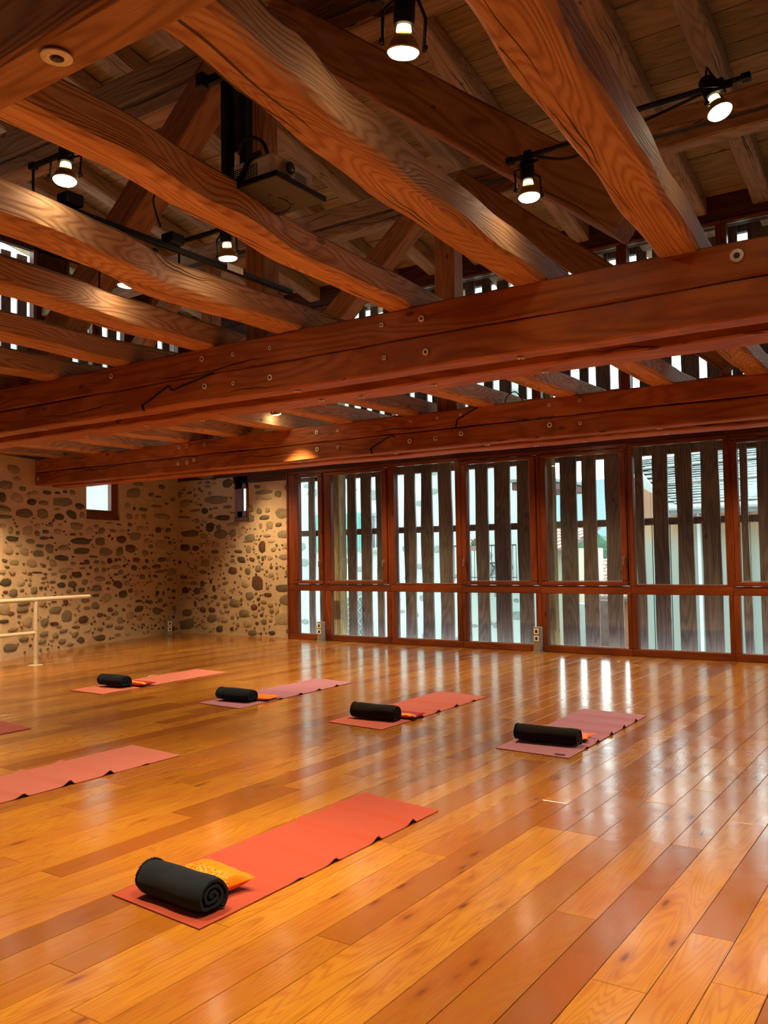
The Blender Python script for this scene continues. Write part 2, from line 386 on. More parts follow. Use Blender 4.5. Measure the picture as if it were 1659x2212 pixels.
def parea(pl):
    a, b, y0, y1, _ = pl; P = [proj(q) for q in ((a, y0, 0), (b, y0, 0), (b, y1, 0), (a, y1, 0))]
    m = proj(((a + b) / 2, (y0 + y1) / 2, 0))
    if None in P or m is None: return 0
    if max(p[0] for p in P) < 0 or min(p[0] for p in P) > 1659 or min(p[1] for p in P) > 2212: return 0
    A = 0
    for k in range(4): x0, y0_ = P[k]; x1, y1_ = P[(k + 1) % 4]; A += x0 * y1_ - x1 * y0_
    return abs(A)
planks.sort(key=parea, reverse=True)
def setloc(me, L):
    at = me.attributes.new('loc', 'FLOAT_VECTOR', 'POINT'); at.data.foreach_set('vector', L)
for pl in planks[:298]:
    a, b, y0, y1, rr = pl; V, F = plank_geo(a, b, y0, y1); cx, cy = (a + b) / 2, (y0 + y1) / 2
    o = mk('plank', [(v[0] - cx, v[1] - cy, v[2]) for v in V], F, M_FLOOR, floor); o.location = (cx, cy, 0)
    setloc(o.data, [c for v in V for c in (v[0] - cx, v[1] - cy, rr)])
V_, F_, L_ = [], [], []
for pl in planks[298:]:
    a, b, y0, y1, rr = pl; V, F = plank_geo(a, b, y0, y1); cx, cy = (a + b) / 2, (y0 + y1) / 2; n0 = len(V_)
    V_ += V; F_ += [tuple(i + n0 for i in f) for f in F]; L_ += [c for v in V for c in (v[0] - cx, v[1] - cy, rr)]
o = mk('far_planks', V_, F_, M_FLOOR, floor); setloc(o.data, L_); tag(o, kind='stuff')

# ================================================================ STONE WALLS
PL = [(-11.7, 7.5), (-12.5, 9.9), (-12.8, 11.95)]
U1 = math.hypot(.8, 2.4); U2 = U1 + math.hypot(.3, 2.05)
def wl_pt(u, z, dep=0):            # dep > 0 goes out of the wall into the room
    if u < 0: a, b, s = (-11.7, 6.5), (-11.7, 7.5), 1 + u
    elif u < U1: a, b, s = PL[0], PL[1], u / U1
    else: a, b, s = PL[1], PL[2], (u - U1) / (U2 - U1)
    t = Vector((b[0] - a[0], b[1] - a[1], 0)); n = Vector((t.y, -t.x, 0)).normalized()
    return Vector((a[0] + t.x * s, a[1] + t.y * s, z)) + n * dep
LEFT = "23,281,28,13,2 32,266,17,7,2 8,256,31,13,1 44,253,16,7,1 0,237,14,14,0 32,238,28,15,2 102,251,22,6,0 128,252,15,4,0 148,255,11,5,0 168,255,16,8,1 73,249,17,6,2 60,246,11,5,2 65,234,23,10,0 94,234,26,8,1 143,238,56,14,1 188,233,27,11,0 6,221,25,8,1 48,216,41,14,1 92,217,29,17,1 132,214,25,11,0 166,219,30,14,0 194,219,15,12,2 6,209,29,6,1 128,225,18,4,2 1,196,12,6,2 79,198,15,6,2 111,201,12,8,1 135,201,12,4,2 179,200,37,13,2 17,190,11,11,2 33,186,8,6,0 56,190,23,15,2 78,186,13,8,1 99,189,16,7,0 129,190,21,9,2 169,186,15,4,3 191,187,9,6,2 215,193,21,12,2 236,201,16,6,2 252,194,24,12,1 280,194,17,6,1 304,193,18,8,2 22,177,28,8,0 62,174,23,8,1 95,179,23,6,0 113,180,9,4,0 190,175,56,12,0 248,175,32,14,1 300,179,25,14,3 336,185,31,16,2 367,177,15,10,2 36,168,15,5,2 84,167,20,5,0 108,163,21,17,1 13,160,23,12,2 48,158,20,12,2 81,155,29,10,1 144,164,29,9,2 194,159,47,11,0 259,157,40,15,1 296,158,18,16,1 324,163,26,16,3 363,155,17,12,1 140,148,38,9,0 227,149,26,4,1 332,264,35,20,2 345,282,28,8,1 316,240,14,11,2 334,236,8,7,0 358,235,23,7,1 321,221,19,11,2 341,221,10,10,2 360,222,16,10,2 270,208,18,2,0 294,206,11,3,0 323,206,13,7,1 350,200,19,10,2 367,200,12,10,2 5,145,12,6,0 26,142,22,9,2 66,140,27,13,2 95,136,10,6,3 117,140,18,11,2 208,140,15,9,0 194,138,15,4,0 170,138,17,6,2 236,140,17,6,1 254,138,12,7,2 271,141,13,10,3 287,143,9,7,0 320,141,7,5,3 339,142,20,10,3 368,140,10,8,0 10,136,10,3,0 -1,129,11,6,2 21,127,15,7,2 48,128,12,6,2 61,125,10,5,3 79,126,26,3,0 98,123,10,4,0 110,130,11,4,1 120,123,16,4,1 143,128,26,6,2 162,130,12,3,2 195,130,16,3,1 179,120,29,10,3 212,120,11,5,3 236,126,14,9,1 257,126,11,9,1 287,130,25,7,2 308,132,9,6,3 333,128,16,10,0 361,128,12,7,0 299,121,12,9,1 287,117,11,4,0 95,117,15,3,0 144,117,19,7,0 245,111,36,9,2 274,112,7,4,3 309,112,11,6,3 330,114,12,5,2 355,111,16,10,1 8,113,25,12,0 41,112,20,12,2 61,116,6,5,2 116,110,18,5,0 93,110,11,3,1 60,108,7,5,1 203,107,18,10,1 168,104,24,12,0 174,95,7,6,0 139,104,23,9,0 268,103,14,6,1 291,100,25,14,3 314,101,14,10,2 335,97,9,6,2 267,93,9,5,3 87,102,8,5,0 98,101,8,5,0 116,102,8,2,1 71,99,16,12,1 43,100,10,5,1 7,99,11,5,3 24,97,20,12,1 158,93,14,6,1 192,94,19,7,0 237,95,32,11,1 324,87,12,8,3 304,82,22,14,0 340,82,10,11,2 233,83,23,5,0 263,77,26,14,2 287,80,4,6,3 325,72,7,7,2 358,74,8,5,1 203,77,25,9,1 345,67,19,5,3 368,65,10,6,0 119,79,14,2,0 150,76,13,12,3 47,80,30,7,1 91,78,18,12,2 179,68,15,13,2 232,66,22,12,1 5,75,25,18,2 44,71,27,10,1 124,65,32,12,1 208,63,20,6,1 272,56,14,8,3 306,54,9,6,3 346,53,23,11,0 321,60,12,6,2 19,67,14,7,3 37,62,9,3,0 153,53,31,20,1 246,49,19,8,3 287,49,11,8,1 324,43,21,14,2 4,57,19,5,0 37,53,6,4,0 56,52,25,17,2 96,48,20,15,1 120,44,23,6,3 197,45,27,13,3 176,44,9,7,2 268,42,12,7,1 297,36,16,12,2 348,36,14,11,2 23,44,22,8,2 178,34,22,5,1 133,38,14,5,2 270,28,18,6,1 209,26,20,7,2 246,25,19,6,1 295,23,23,7,1 95,30,22,9,1 123,25,15,10,2 144,30,24,6,1 175,22,18,9,1 290,11,17,6,2 315,10,12,4,2 250,9,41,11,0 48,27,22,9,1 90,19,20,8,1 114,19,13,3,2 140,14,21,9,1 192,11,19,12,0 17,17,32,14,1 162,7,19,5,1 410,280,19,8,1 380,264,15,8,1 401,261,19,4,1 443,257,17,8,1 424,249,10,4,0 395,243,30,5,1 411,224,44,11,2 400,198,18,12,3 429,198,18,9,1 409,171,41,19,2 379,167,14,7,1 421,184,7,4,3 434,174,12,8,1 411,142,28,9,0 394,129,27,8,0 403,119,29,6,1 438,118,29,15,2 375,112,7,7,0 391,111,13,6,0 434,103,16,7,1 404,96,13,7,1 396,79,10,10,0 414,78,7,8,0 444,81,12,7,3 444,68,11,6,3 405,65,15,8,1 377,63,16,7,0 418,55,13,6,3 445,48,10,12,1 394,46,25,13,1 443,31,11,6,0 442,9,11,9,3"
FRONT = "-1204,298,47,7,1 -1182,292,14,4,0 -1147,282,25,17,0 -1198,287,14,6,1 -1182,283,13,8,2 -1219,288,11,5,1 -1220,276,8,6,0 -1197,279,14,5,1 -1274,268,12,14,1 -1245,270,12,6,1 -1193,266,9,8,2 -1177,253,67,16,1 -1259,250,29,14,2 -1229,249,6,9,2 -1206,233,18,12,0 -1191,236,7,4,0 -1178,237,12,4,1 -1232,235,27,5,1 -1270,235,10,5,3 -1261,223,37,4,1 -1191,222,12,8,1 -1159,218,39,10,0 -1227,215,13,8,2 -1147,238,23,6,1 -1193,202,22,19,0 -1171,202,13,8,1 -1225,202,12,5,1 -1246,191,51,14,1 -1209,185,20,10,2 -1165,188,33,19,1 -1134,189,15,15,1 -1114,190,12,16,2 -1091,179,25,16,1 -1134,205,34,7,2 -1094,279,11,10,2 -1073,272,16,7,1 -1055,261,43,8,1 -1023,256,16,13,1 -1068,250,17,5,2 -1048,250,26,6,2 -999,268,19,13,1 -1092,232,18,15,2 -1068,227,13,10,1 -1048,228,12,8,2 -1090,215,20,15,1 -1055,215,24,9,0 -1014,221,35,18,1 -995,239,12,11,2 -1044,201,16,14,2 -1065,200,8,12,2 -1023,201,15,8,1 -999,205,13,6,1 -1079,195,8,4,1 -1009,184,33,14,2 -1050,182,17,6,2 -1040,172,18,5,2 -1001,162,21,14,2 -1260,164,27,14,0 -1231,162,17,11,3 -1212,156,9,6,1 -1202,169,9,9,2 -1215,169,7,8,1 -1174,168,12,8,2 -1181,155,20,7,0 -1155,157,8,13,2 -1135,165,18,6,2 -1120,155,21,6,0 -1095,158,13,15,2 -1062,162,17,23,3 -1035,157,12,8,2 -1175,142,17,9,2 -1135,146,10,4,3 -1135,138,11,7,1 -1113,139,21,12,0 -1087,140,14,8,3 -1071,144,8,6,0 -1061,141,7,9,0 -1044,142,13,10,2 -1009,143,31,10,2 -1206,134,26,17,2 -1135,120,23,14,3 -1114,123,4,7,0 -1098,118,14,13,1 -1072,123,14,13,1 -1041,125,9,7,3 -1028,124,6,7,0 -998,115,19,19,1 -1042,111,13,10,2 -1212,117,21,8,1 -1264,107,22,7,3 -1167,129,10,6,3 -1149,130,11,6,1 -1187,125,7,5,0 -1232,125,7,9,1 -1274,136,10,7,3 -1215,145,11,5,1 -1230,139,12,4,2 -1263,96,22,7,2 -1237,96,18,8,1 -1214,95,12,11,0 -1191,99,6,10,3 -1156,105,9,4,3 -1183,86,9,13,0 -1155,96,13,6,1 -1260,82,20,14,3 -1228,81,18,13,0 -1210,82,11,7,2 -1170,91,8,6,1 -1204,71,11,8,3 -1180,70,10,8,0 -1158,68,15,9,2 -1140,70,6,5,0 -1251,67,17,5,2 -1221,64,6,7,1 -1233,56,8,11,3 -1197,58,9,8,2 -1173,57,9,8,1 -1153,54,13,10,1 -1131,59,26,16,1 -1074,96,29,25,3 -1104,96,19,15,2 -1014,88,40,13,0 -1093,73,21,15,1 -1050,76,21,7,3 -1050,90,8,10,2 -1006,67,33,20,1 -1114,66,6,6,3 -1072,68,8,6,3 -1059,63,16,7,2 -1083,53,17,11,3 -1043,57,13,8,2 -1062,52,9,6,2 -1255,39,29,15,1 -1213,45,18,12,3 -1188,46,19,9,3 -1108,41,26,15,1 -1165,44,6,9,2 -1153,44,8,7,2 -1041,47,10,6,1 -1027,48,7,9,2 -997,49,12,5,0 -1080,39,11,8,2 -1065,39,8,6,0 -1054,39,5,6,2 -1189,30,28,15,1 -1157,29,19,13,2 -1212,25,12,8,2 -1136,33,9,7,2 -1123,33,5,5,0 -1059,27,14,10,1 -1076,24,9,6,0 -1044,30,9,6,2 -1013,33,41,22,2 -1256,17,44,20,1 -1209,13,20,10,2 -1192,8,9,8,2 -1170,11,18,12,0 -1138,12,9,8,0 -1123,20,9,7,2 -1099,23,22,15,2 -1082,15,4,5,3 -1059,15,4,4,3 -1088,6,23,11,1 -1067,6,7,4,0 -1041,8,16,7,3 -999,11,18,13,1"
wall_left = empty('wall_left', (-11.7, 7.5, 0), kind='structure')
mb = MB()
wu0, wu1, wz0, wz1 = 2.07, 2.98, 2.13, 2.86       # little window in the left wall (u range, z range)
def wall_piece(ua, ub, za, zb, th=.2):
    V = [wl_pt(ua, za), wl_pt(ub, za), wl_pt(ub, zb), wl_pt(ua, zb), wl_pt(ua, za, -th), wl_pt(ub, za, -th), wl_pt(ub, zb, -th), wl_pt(ua, zb, -th)]
    mb.add(V, [(0, 1, 2, 3), (7, 6, 5, 4), (4, 5, 1, 0), (3, 2, 6, 7), (1, 5, 6, 2), (4, 0, 3, 7)])
us = [-11, -8, -5, -3, -1.5, 0, .8, 1.6, wu0, 2.3, U1 - .001, U1 + .001, wu1, 3.5, 4.1, U2]
for a, b in zip(us[:-1], us[1:]):
    if a >= wu0 - .01 and b <= wu1 + .01:
        wall_piece(a, b, 0, wz0); wall_piece(a, b, wz1, 3.0)
    else: wall_piece(a, b, 0, 3.0)
wb(mb, 'masonry', M_MORTAR, wall_left)
wall_front = empty('wall_front', (-9.95, 11.95, 0), kind='structure')
mb = MB()
for (xa, xb, za, zb, yb_) in ((-13.3, -11.5, 0, 2.93, 12.13), (-11.5, -11.25, 0, 2.93, 11.965), (-11.25, -10.95, 0, 2.1, 12.13), (-10.95, -9.95, 0, 2.83, 12.13)): mb.box(xa, xb, 11.93, yb_, za, zb)
wb(mb, 'masonry', M_MORTAR, wall_front)
SM = {}
def stone_mesh(w, h, var, tone, big):
    """irregular field stone: rim set in the mortar, face a little proud (x across, z up, -y out of the wall)"""
    n = 10 if big else 8; rs = random.Random(var * 7 + 1); V = []; ring = []
    for i in range(n):
        t = 2 * math.pi * (i + rs.uniform(-.25, .25)) / n
        k = 1 / max(abs(math.cos(t)) ** 1.0, abs(math.sin(t)) ** 1.0); q = rs.uniform(.80, 1.04) * (1 * .55 + .45 * min(k, 1.3))
        ring.append((math.cos(t) * q * w / 2, math.sin(t) * q * h / 2))
    pr = .010 + .012 * rs.random()
    for (s, y) in ((1.0, .012), (1.0, -pr * .45), (.80, -pr)):
        for (a, b) in ring: V.append((a * s, y + (rs.uniform(-.003, .003) if s < 1 else 0), b * s))
    V.append((0, -pr - .003, 0)); F = []
    for k in range(2):
        for i in range(n): F.append((k * n + i, k * n + (i + 1) % n, (k + 1) * n + (i + 1) % n, (k + 1) * n + i))
    for i in range(n): F.append((2 * n + i, 2 * n + (i + 1) % n, 3 * n))
    return V, F
def put_stones(txt, parent, place, extra, sd):
    random.seed(sd); sv, sf, used = [], [], []
    big = []
    for k, e in enumerate(txt.split()):
        u, z, w_, h_, t = map(int, e.split(',')); big.append((u / 100, z / 100, w_ / 100 * 1.04, h_ / 100 * 1.04, t))
    for k, (u, z, w_, h_, t) in enumerate(big):
        V, F = stone_mesh(w_, h_, random.randrange(9999), t, w_ > .12)
        Mx = place(u, z, random.uniform(-.2, .2) if w_ < 2.2 * h_ else random.uniform(-.06, .06))
        me_o = mk('stone', V, F, M_ST[t], parent, True, ang=50); me_o.matrix_local = Matrix.Translation(-offs(parent)) @ Mx
        used.append((u, z, max(w_, h_) / 2))
    MBs = MB()
    for (ua, ub, za, zb, cnt, lo, hi) in extra:
        for _ in range(cnt):
            u, z = random.uniform(ua, ub), random.uniform(za, zb); w_ = random.uniform(lo, hi); h_ = w_ * random.uniform(.4, .8)
            if any((u - a) ** 2 + ((z - b)) ** 2 < (r * .85 + w_ * .55) ** 2 for a, b, r in used): continue
            used.append((u, z, w_ / 2)); V, F = stone_mesh(w_, h_, random.randrange(9999), 0, False)
            Mx = place(u, z, random.uniform(-.8, .8)); MBs.add([Mx @ Vector(v) for v in V], F, random.choice((0, 1, 1, 2, 3)))
    if MBs.V: tag(wb(MBs, 'pebbles', None, parent, True, M_ST), kind='stuff')
def place_left(u, z, rot):
    p = wl_pt(u, z); q = wl_pt(u + .01, z); t = (q - p).normalized()
    y = Vector((-t.y, t.x, 0)); X = t          # room side is -y
    Mx = Matrix((X, y, Vector((0, 0, 1)))).transposed().to_4x4(); Mx.translation = p
    return Mx @ Matrix.Rotation(rot, 4, 'Y')
def place_front(u, z, rot): return Matrix.Translation((u, 11.93, z)) @ Matrix.Rotation(rot, 4, 'Y')
put_stones(LEFT, wall_left, place_left, [(0, U2 - .05, .05, 2.1, 900, .035, .08), (-4, -.1, .1, 2.9, 500, .09, .3), (-4, -.1, .1, 2.9, 500, .04, .09)], 5)
put_stones(FRONT, wall_front, place_front, [(-12.7, -10.0, .06, 2.0, 700, .03, .07), (-12.7, -11.3, 2.0, 2.85, 160, .035, .08)], 6)

# walls out of view, above the masonry, and the roof
wb(MB().box(-13.1, -12.35, -4.3, 12.3, 3.0, 3.25), 'wall_plate', W_DARK, wall_left)
# left gable wall above the masonry: dark boards round a band of slatted openings
gm = MB()
openings = [(7.2, 8.5), (9.12, 9.64), (9.76, 10.32), (10.9, 11.6)]
yy = -4.3
for (a, b) in openings:
    gm.box(-12.5, -12.4, yy, a, 3.25, 6.5); gm.box(-12.5, -12.4, a, b, 3.25, 4.55); yy = b
gm.box(-12.5, -12.4, yy, 12.3, 3.25, 6.5); gm.box(-12.5, -12.4, -4.3, 12.3, 6.47, 8.8)
wb(gm, 'gable_boarding', W_DARK, wall_left)
wr = wb(MB().box(3.6, 3.9, -4.3, 12.3, -.1, 9), 'wall_right', M_PLASTER); tag(wr, kind='structure')
wbk = wb(MB().box(-13.2, 3.9, -4.6, -4.2, -.1, 9), 'wall_back', M_PLASTER); tag(wbk, kind='structure')

TH = math.tan(R(11)); ZE = 5.86
def roofz(y): return ZE + (12 - y) * TH if y > 3 else ZE + 9 * TH - (3 - y) * TH
ceiling = empty('ceiling', (-4.5, 3, roofz(3) + .25), kind='structure')
def slope_box(x0, x1, ya, yb, lo, hi):
    V = [(x0, ya, roofz(ya) + lo), (x1, ya, roofz(ya) + lo), (x1, yb, roofz(yb) + lo), (x0, yb, roofz(yb) + lo), (x0, ya, roofz(ya) + hi), (x1, ya, roofz(ya) + hi), (x1, yb, roofz(yb) + hi), (x0, yb, roofz(yb) + hi)]
    return V, [(0, 3, 2, 1), (4, 5, 6, 7), (0, 1, 5, 4), (1, 2, 6, 5), (2, 3, 7, 6), (3, 0, 4, 7)]
mb = MB(); mb.add(*slope_box(-13.3, 4, 3, 12.9, .26, .36)); mb.add(*slope_box(-13.3, 4, -4.6, 3, .26, .36)); wb(mb, 'roof_deck', W_DARK, ceiling)
random.seed(3)
y = 12.85
while y > 3.0:
    wd = random.uniform(.2, .27); ya = max(y - wd, 3); j = random.uniform(-.006, .006)
    mb = MB().add(*slope_box(-13.2, 3.95, ya + .004, y - .004, .215 + j, .255)); wb(mb, 'ceiling_board', W_BOARD, ceiling); y -= wd

# ================================================================ RAFTERS, PURLINS
random.seed(4)
rx = [-2.0 + .81 * k for k in range(6, -14, -1)]
for k, x in enumerate(rx):
    o = beam('roof_rafter', (x, 12.7, roofz(12.7) + .1), (x, 3.0, roofz(3.0) + .1), .24, .22, W_RAFTER, wob=.012, seed=30 + k, ch=.02, step=.3)
    tag(o, ORD[k] + ' rough-sawn sloping roof rafter from the right, under the roof boards', 'rafter', 'roof rafters')

# ================================================================ TIE BEAMS
WASH1 = [(-3.057,2.913),(-2.759,2.905),(-3.04,2.698),(-2.734,2.693),(-3.997,2.903),(-4.349,2.908),(-4.0,2.695),(-4.347,2.695),(-4.661,2.917),(-4.634,2.71),(-5.683,2.92)]
UND1 = [(-3.835,4.69),(-2.146,4.70),(-2.193,5.17),(-2.975,5.10),(-3.615,5.15),(-3.927,5.08),(-4.971,5.1),(-5.283,5.2),(-5.847,5.1),(-6.695,4.69),(-6.79,5.2)]
WASH2 = [(-6.412,2.919),(-6.094,2.912),(-6.408,2.713),(-6.098,2.715),(-4.748,2.928),(-4.462,2.934),(-5.093,2.927),(-4.771,2.702),(-4.455,2.724),(-5.104,2.7),(-3.445,2.923),(-3.122,2.935),(-3.445,2.72),(-3.124,2.708),(-8.277,2.931),(-8.604,2.934),(-8.763,2.935),(-8.774,2.71),(-8.606,2.715),(-8.476,2.74),(-11.85,2.94),(-11.85,2.70)]
UND2 = [(-6.753,8.28),(-2.376,8.28),(-2.445,8.72),(-3.268,8.7),(-4.203,8.3),(-3.838,8.75),(-5.613,8.77),(-5.36,8.3)]
def washer(parent, p, n, r, hole=M_BOLT):
    """ring washer with a recessed bolt head; n points out of the timber"""
    n = Vector(n); q = n.to_track_quat('Z', 'Y').to_matrix().to_4x4(); q.translation = Vector(p) - offs(parent)
    ri = r * .45
    w_ = MB().lathe([(ri, 0.0), (r, 0.0), (r, .0035), (r * .9, .005), (ri * 1.05, .005), (ri, .0035)], n=20)
    w_.F = w_.F[:-2]
    for i in range(20): w_.F.append((100 + i, 100 + (i + 1) % 20, (i + 1) % 20, i))
    o = w_.build('washer', M_WASHER, parent, True); o.matrix_local = q
    MB().lathe([(ri * .98, .0), (ri * .98, .001), (ri * .62, .0015), (ri * .58, .007), (ri * .1, .008)], n=6).build('bolt', hole, o)
def tie_beam(name, label, yf, yr, x0, x1, sets, unders, wr_, sd):
    t = empty(name, ((x0 + x1) / 2, yf, 2.6), label, 'beam', 'double tie beams')
    for k, (ya, yb) in enumerate(((yf, yf + .17), (yr, yr + .28))):
        for j, (za, zb) in enumerate(((2.6, 2.795), (2.802, 3.0))):
            beam(('lower_timber', 'upper_timber')[j], (x0, (ya + yb) / 2, (za + zb) / 2), (x1, (ya + yb) / 2, (za + zb) / 2), yb - ya, zb - za, W_TIE, t, wob=.0075, seed=sd + k * 10 + j * 3, ch=.011, step=.09)
    for x in [x0 + .6 + 1.9 * i for i in range(int((x1 - x0) / 1.9))]:
        wb(MB().bbox(x - .09, x + .09, yf + .16, yr + .01, 2.68, 2.93, .008), 'spacer_block', W_TIE, t)
    for (x, z) in sets: washer(t, (x, yf - .009, z), (0, -1, 0), wr_ * (1.0 if random.random() > .3 else .7))
    for (x, y) in unders: washer(t, (x, y, 2.592), (0, 0, -1), wr_)
    return t
random.seed(8)
T1 = tie_beam('tie_beam', 'middle double tie beam of reddish timber with two rows of washers under the joists', 4.6, 5.0, -12.2, 3.62, WASH1, UND1, .022, 50)
washer(T1, (-.906, 4.594, 2.92), (0, -1, 0), .034, M_BOLT)
T2 = tie_beam('tie_beam', 'far double tie beam of reddish timber, its left end built into the stone wall', 8.2, 8.6, -12.35, 3.62, WASH2, UND2, .027, 80)
T0 = empty('tie_beam', (-4, .95, 2.55), 'nearest tie beam with a bright orange underside in the top left corner', 'beam', 'double tie beams')
beam('lower_timber', (-12, 1.17, 2.67), (3.62, 1.17, 2.67), .135, .24, W_JOIST, T0, wob=.006, seed=3)
beam('upper_timber', (-12, 1.17, 2.9), (3.62, 1.17, 2.9), .135, .2, W_TIE, T0, wob=.006, seed=5)
beam('lower_timber', (-12, .62, 2.67), (3.62, .62, 2.67), .18, .24, W_TIE, T0, wob=.006, seed=7)
washer(T0, (-1.608, 1.155, 2.546), (0, 0, -1), .034)
# scarf joints drawn as dark strips, standing in for shade in cut grooves
def joint_strip(parent, pts, wd=.006, y=4.6):
    V = []; F = []; mb = MB()
    for a, b in zip(pts[:-1], pts[1:]):
        a = Vector((a[0], y - .0125, a[1])); b = Vector((b[0], y - .0125, b[1])); d = (b - a).normalized(); s = Vector((-d.z, 0, d.x)) * wd / 2
        mb.add([a - s, b - s, b + s, a + s, a - s + Vector((0, .02, 0)), b - s + Vector((0, .02, 0)), b + s + Vector((0, .02, 0)), a + s + Vector((0, .02, 0))],
               [(0, 1, 2, 3), (7, 6, 5, 4), (0, 4, 5, 1), (1, 5, 6, 2), (2, 6, 7, 3), (3, 7, 4, 0)])
    wb(mb, 'scarf_joint', M_DARKHOLE, parent)
joint_strip(T1, [(-5.3, 2.60), (-5.32, 2.64), (-5.02, 2.76), (-4.98, 2.72), (-4.55, 2.80)], .008)
joint_strip(T2, [(-5.62, 2.60), (-5.64, 2.66), (-5.35, 2.79), (-5.3, 2.76)], .010, 8.2)
joint_strip(T2, [(-4.22, 3.0), (-4.5, 2.88), (-4.52, 2.80)], .010, 8.2)

# ================================================================ JOISTS
# near span: wandering centre lines (x of the left lower edge at y), rear span lapped beside them
def joist(x_at, y0, y1, wd, ht, label, sd, z0=3.0, wob=.012):
    P0 = Vector((x_at(y0) + wd / 2, y0, z0 + ht / 2)); P1 = Vector((x_at(y1) + wd / 2, y1, z0 + ht / 2))
    def path(t):
        y = y0 + (y1 - y0) * t; xc = x_at(y) + wd / 2; xl = P0.x + (P1.x - P0.x) * t
        return (-(xc - xl), -.018 * math.sin(t * 3.14159 * 1.0) + .012 * noise.noise(Vector((y * .8, sd, 3))))
    o = beam('ceiling_joist', P0, P1, wd, ht, W_JOIST, wob=wob, seed=sd, ch=.022, step=.07, path=path)
    return tag(o, label, 'joist')
def interp(T):
    def f(y):
        if y <= T[0][0]: return T[0][1]
        for (a, b), (c, d) in zip(T[:-1], T[1:]):
            if y <= c: s = (y - a) / (c - a); s = s * s * (3 - 2 * s); return b + (d - b) * s
        return T[-1][1]
    return f
near = [([(1.2, -.30), (5.3, -.38)], 'wandering rough joist of the near span, just out of the frame on the right'),
        ([(1.2, -1.08), (2.1, -1.12), (2.7, -1.18), (3.3, -1.21), (4.0, -1.27), (5.3, -1.36)], 'big orange rough joist at top right between the two right-hand lamps'),
        ([(1.2, -1.90), (1.73, -1.92), (2.13, -1.97), (2.6, -2.03), (3.24, -2.08), (4.05, -2.12), (5.3, -2.20)], 'bent rough joist with a long crack, just right of the projector'),
        ([(1.2, -2.78), (2.16, -2.78), (2.8, -2.86), (3.56, -2.97), (5.3, -3.04)], 'straight orange joist running just below the projector shelf'),
        ([(1.2, -3.72), (2.39, -3.76), (2.89, -3.80), (3.5, -3.94), (5.3, -3.96)], 'rough joist at left carrying the lamp track, below the projector joist'),
        ([(1.2, -4.60), (2.94, -4.63), (3.85, -4.72), (5.3, -4.80)], 'rough joist with a brown knot, just below the joist with the lamp track'),
        ([(1.2, -5.55), (3.57, -5.60), (4.4, -5.66), (5.3, -5.66)], 'sixth near-span joist from the right, with two long dark cracks'),
        ([(1.2, -6.50), (5.3, -6.58)], 'seventh near-span joist from the right, lowest one seen against the middle tie beam'),
        ([(1.2, -7.40), (5.3, -7.46)], 'eighth near-span joist from the right, at the left edge of the photo'),
        ([(1.2, -8.30), (5.3, -8.35)], 'ninth near-span joist from the right, beyond the left edge'),
        ([(1.2, -9.20), (5.3, -9.25)], 'tenth near-span joist from the right, beyond the left edge'),
        ([(1.2, -10.1), (5.3, -10.15)], 'eleventh near-span joist from the right, beside the stone wall')]
for k, (T, lab) in enumerate(near):
    joist(interp(T), 1.245, 5.35, (.21, .225, .215, .175, .225, .21, .2, .21, .21, .21, .21, .21)[k], .18, lab, 100 + k, wob=.008)
far = [.1, -.72, -1.60, -2.43, -3.38, -4.28, -5.2, -6.1, -7.0, -7.9, -8.8, -9.7, -10.6, -11.5]
for k, x in enumerate(far):
    joist(interp([(4.5, x + .03), (9.0, x)]), 5.36, 9.1, .22, .18, ORD[k] + ' pale-sided joist from the right between the middle and far tie beams', 130 + k, wob=.012)
    o = joist(interp([(9.1, x + .15), (12, x + .12)]), 9.12, 11.8, .22, .18, ORD[k] + ' joist from the right between the far tie beam and the window wall', 160 + k, wob=.008)

# ================================================================ TRUSSES OVER THE TIE BEAMS
def truss(tag_, yc, px, zt, feet, brl, brr, ztop):
    pass
o = beam('king_post', (-4.36, 4.93, 3.0), (-4.36, 4.93, 5.2), .19, .18, W_BRACE, wob=.006, seed=200, up=(0, 1, 0)); tag(o, 'square upright post behind the projector, standing on the middle tie beam', 'post')
o = beam('diagonal_brace', (-1.52, 4.93, 3.375), (-4.20, 4.93, 5.50), .25, .30, W_BRACE, wob=.008, seed=201); tag(o, 'long dark diagonal brace falling to the right above the bent joist', 'brace')
o = beam('diagonal_brace', (-7.25, 4.93, 3.12), (-4.55, 4.93, 5.45), .25, .28, W_BRACE, wob=.008, seed=202); tag(o, 'long diagonal brace falling to the left behind the joists, left of the projector', 'brace')
o = beam('king_post', (-4.74, 8.5, 3.0), (-4.74, 8.5, 5.36), .25, .22, W_BRACE, wob=.006, seed=203, up=(0, 1, 0)); tag(o, 'upright post on the far tie beam seen between two braces above mid frame', 'post')
o = beam('diagonal_brace', (-1.72, 8.45, 3.18), (-4.55, 8.45, 5.55), .24, .28, W_BRACE, wob=.008, seed=204); tag(o, 'shorter dark brace on the far tie beam falling towards the right', 'brace')
o = beam('diagonal_brace', (-7.7, 8.45, 3.14), (-4.95, 8.45, 5.45), .24, .26, W_BRACE, wob=.008, seed=205); tag(o, 'orange-brown brace on the far tie beam rising right to the post', 'brace')
o = beam('king_post', (-8.45, 8.5, 3.0), (-8.45, 8.5, 5.36), .2, .2, W_BRACE, wob=.006, seed=206, up=(0, 1, 0)); tag(o, 'upright post on the far tie beam seen between joists at left', 'post')
o = beam('diagonal_brace', (-11.4, 8.45, 3.14), (-8.75, 8.45, 5.4), .22, .22, W_BRACE, wob=.008, seed=207); tag(o, 'short brace beside the left post of the far tie beam', 'brace')
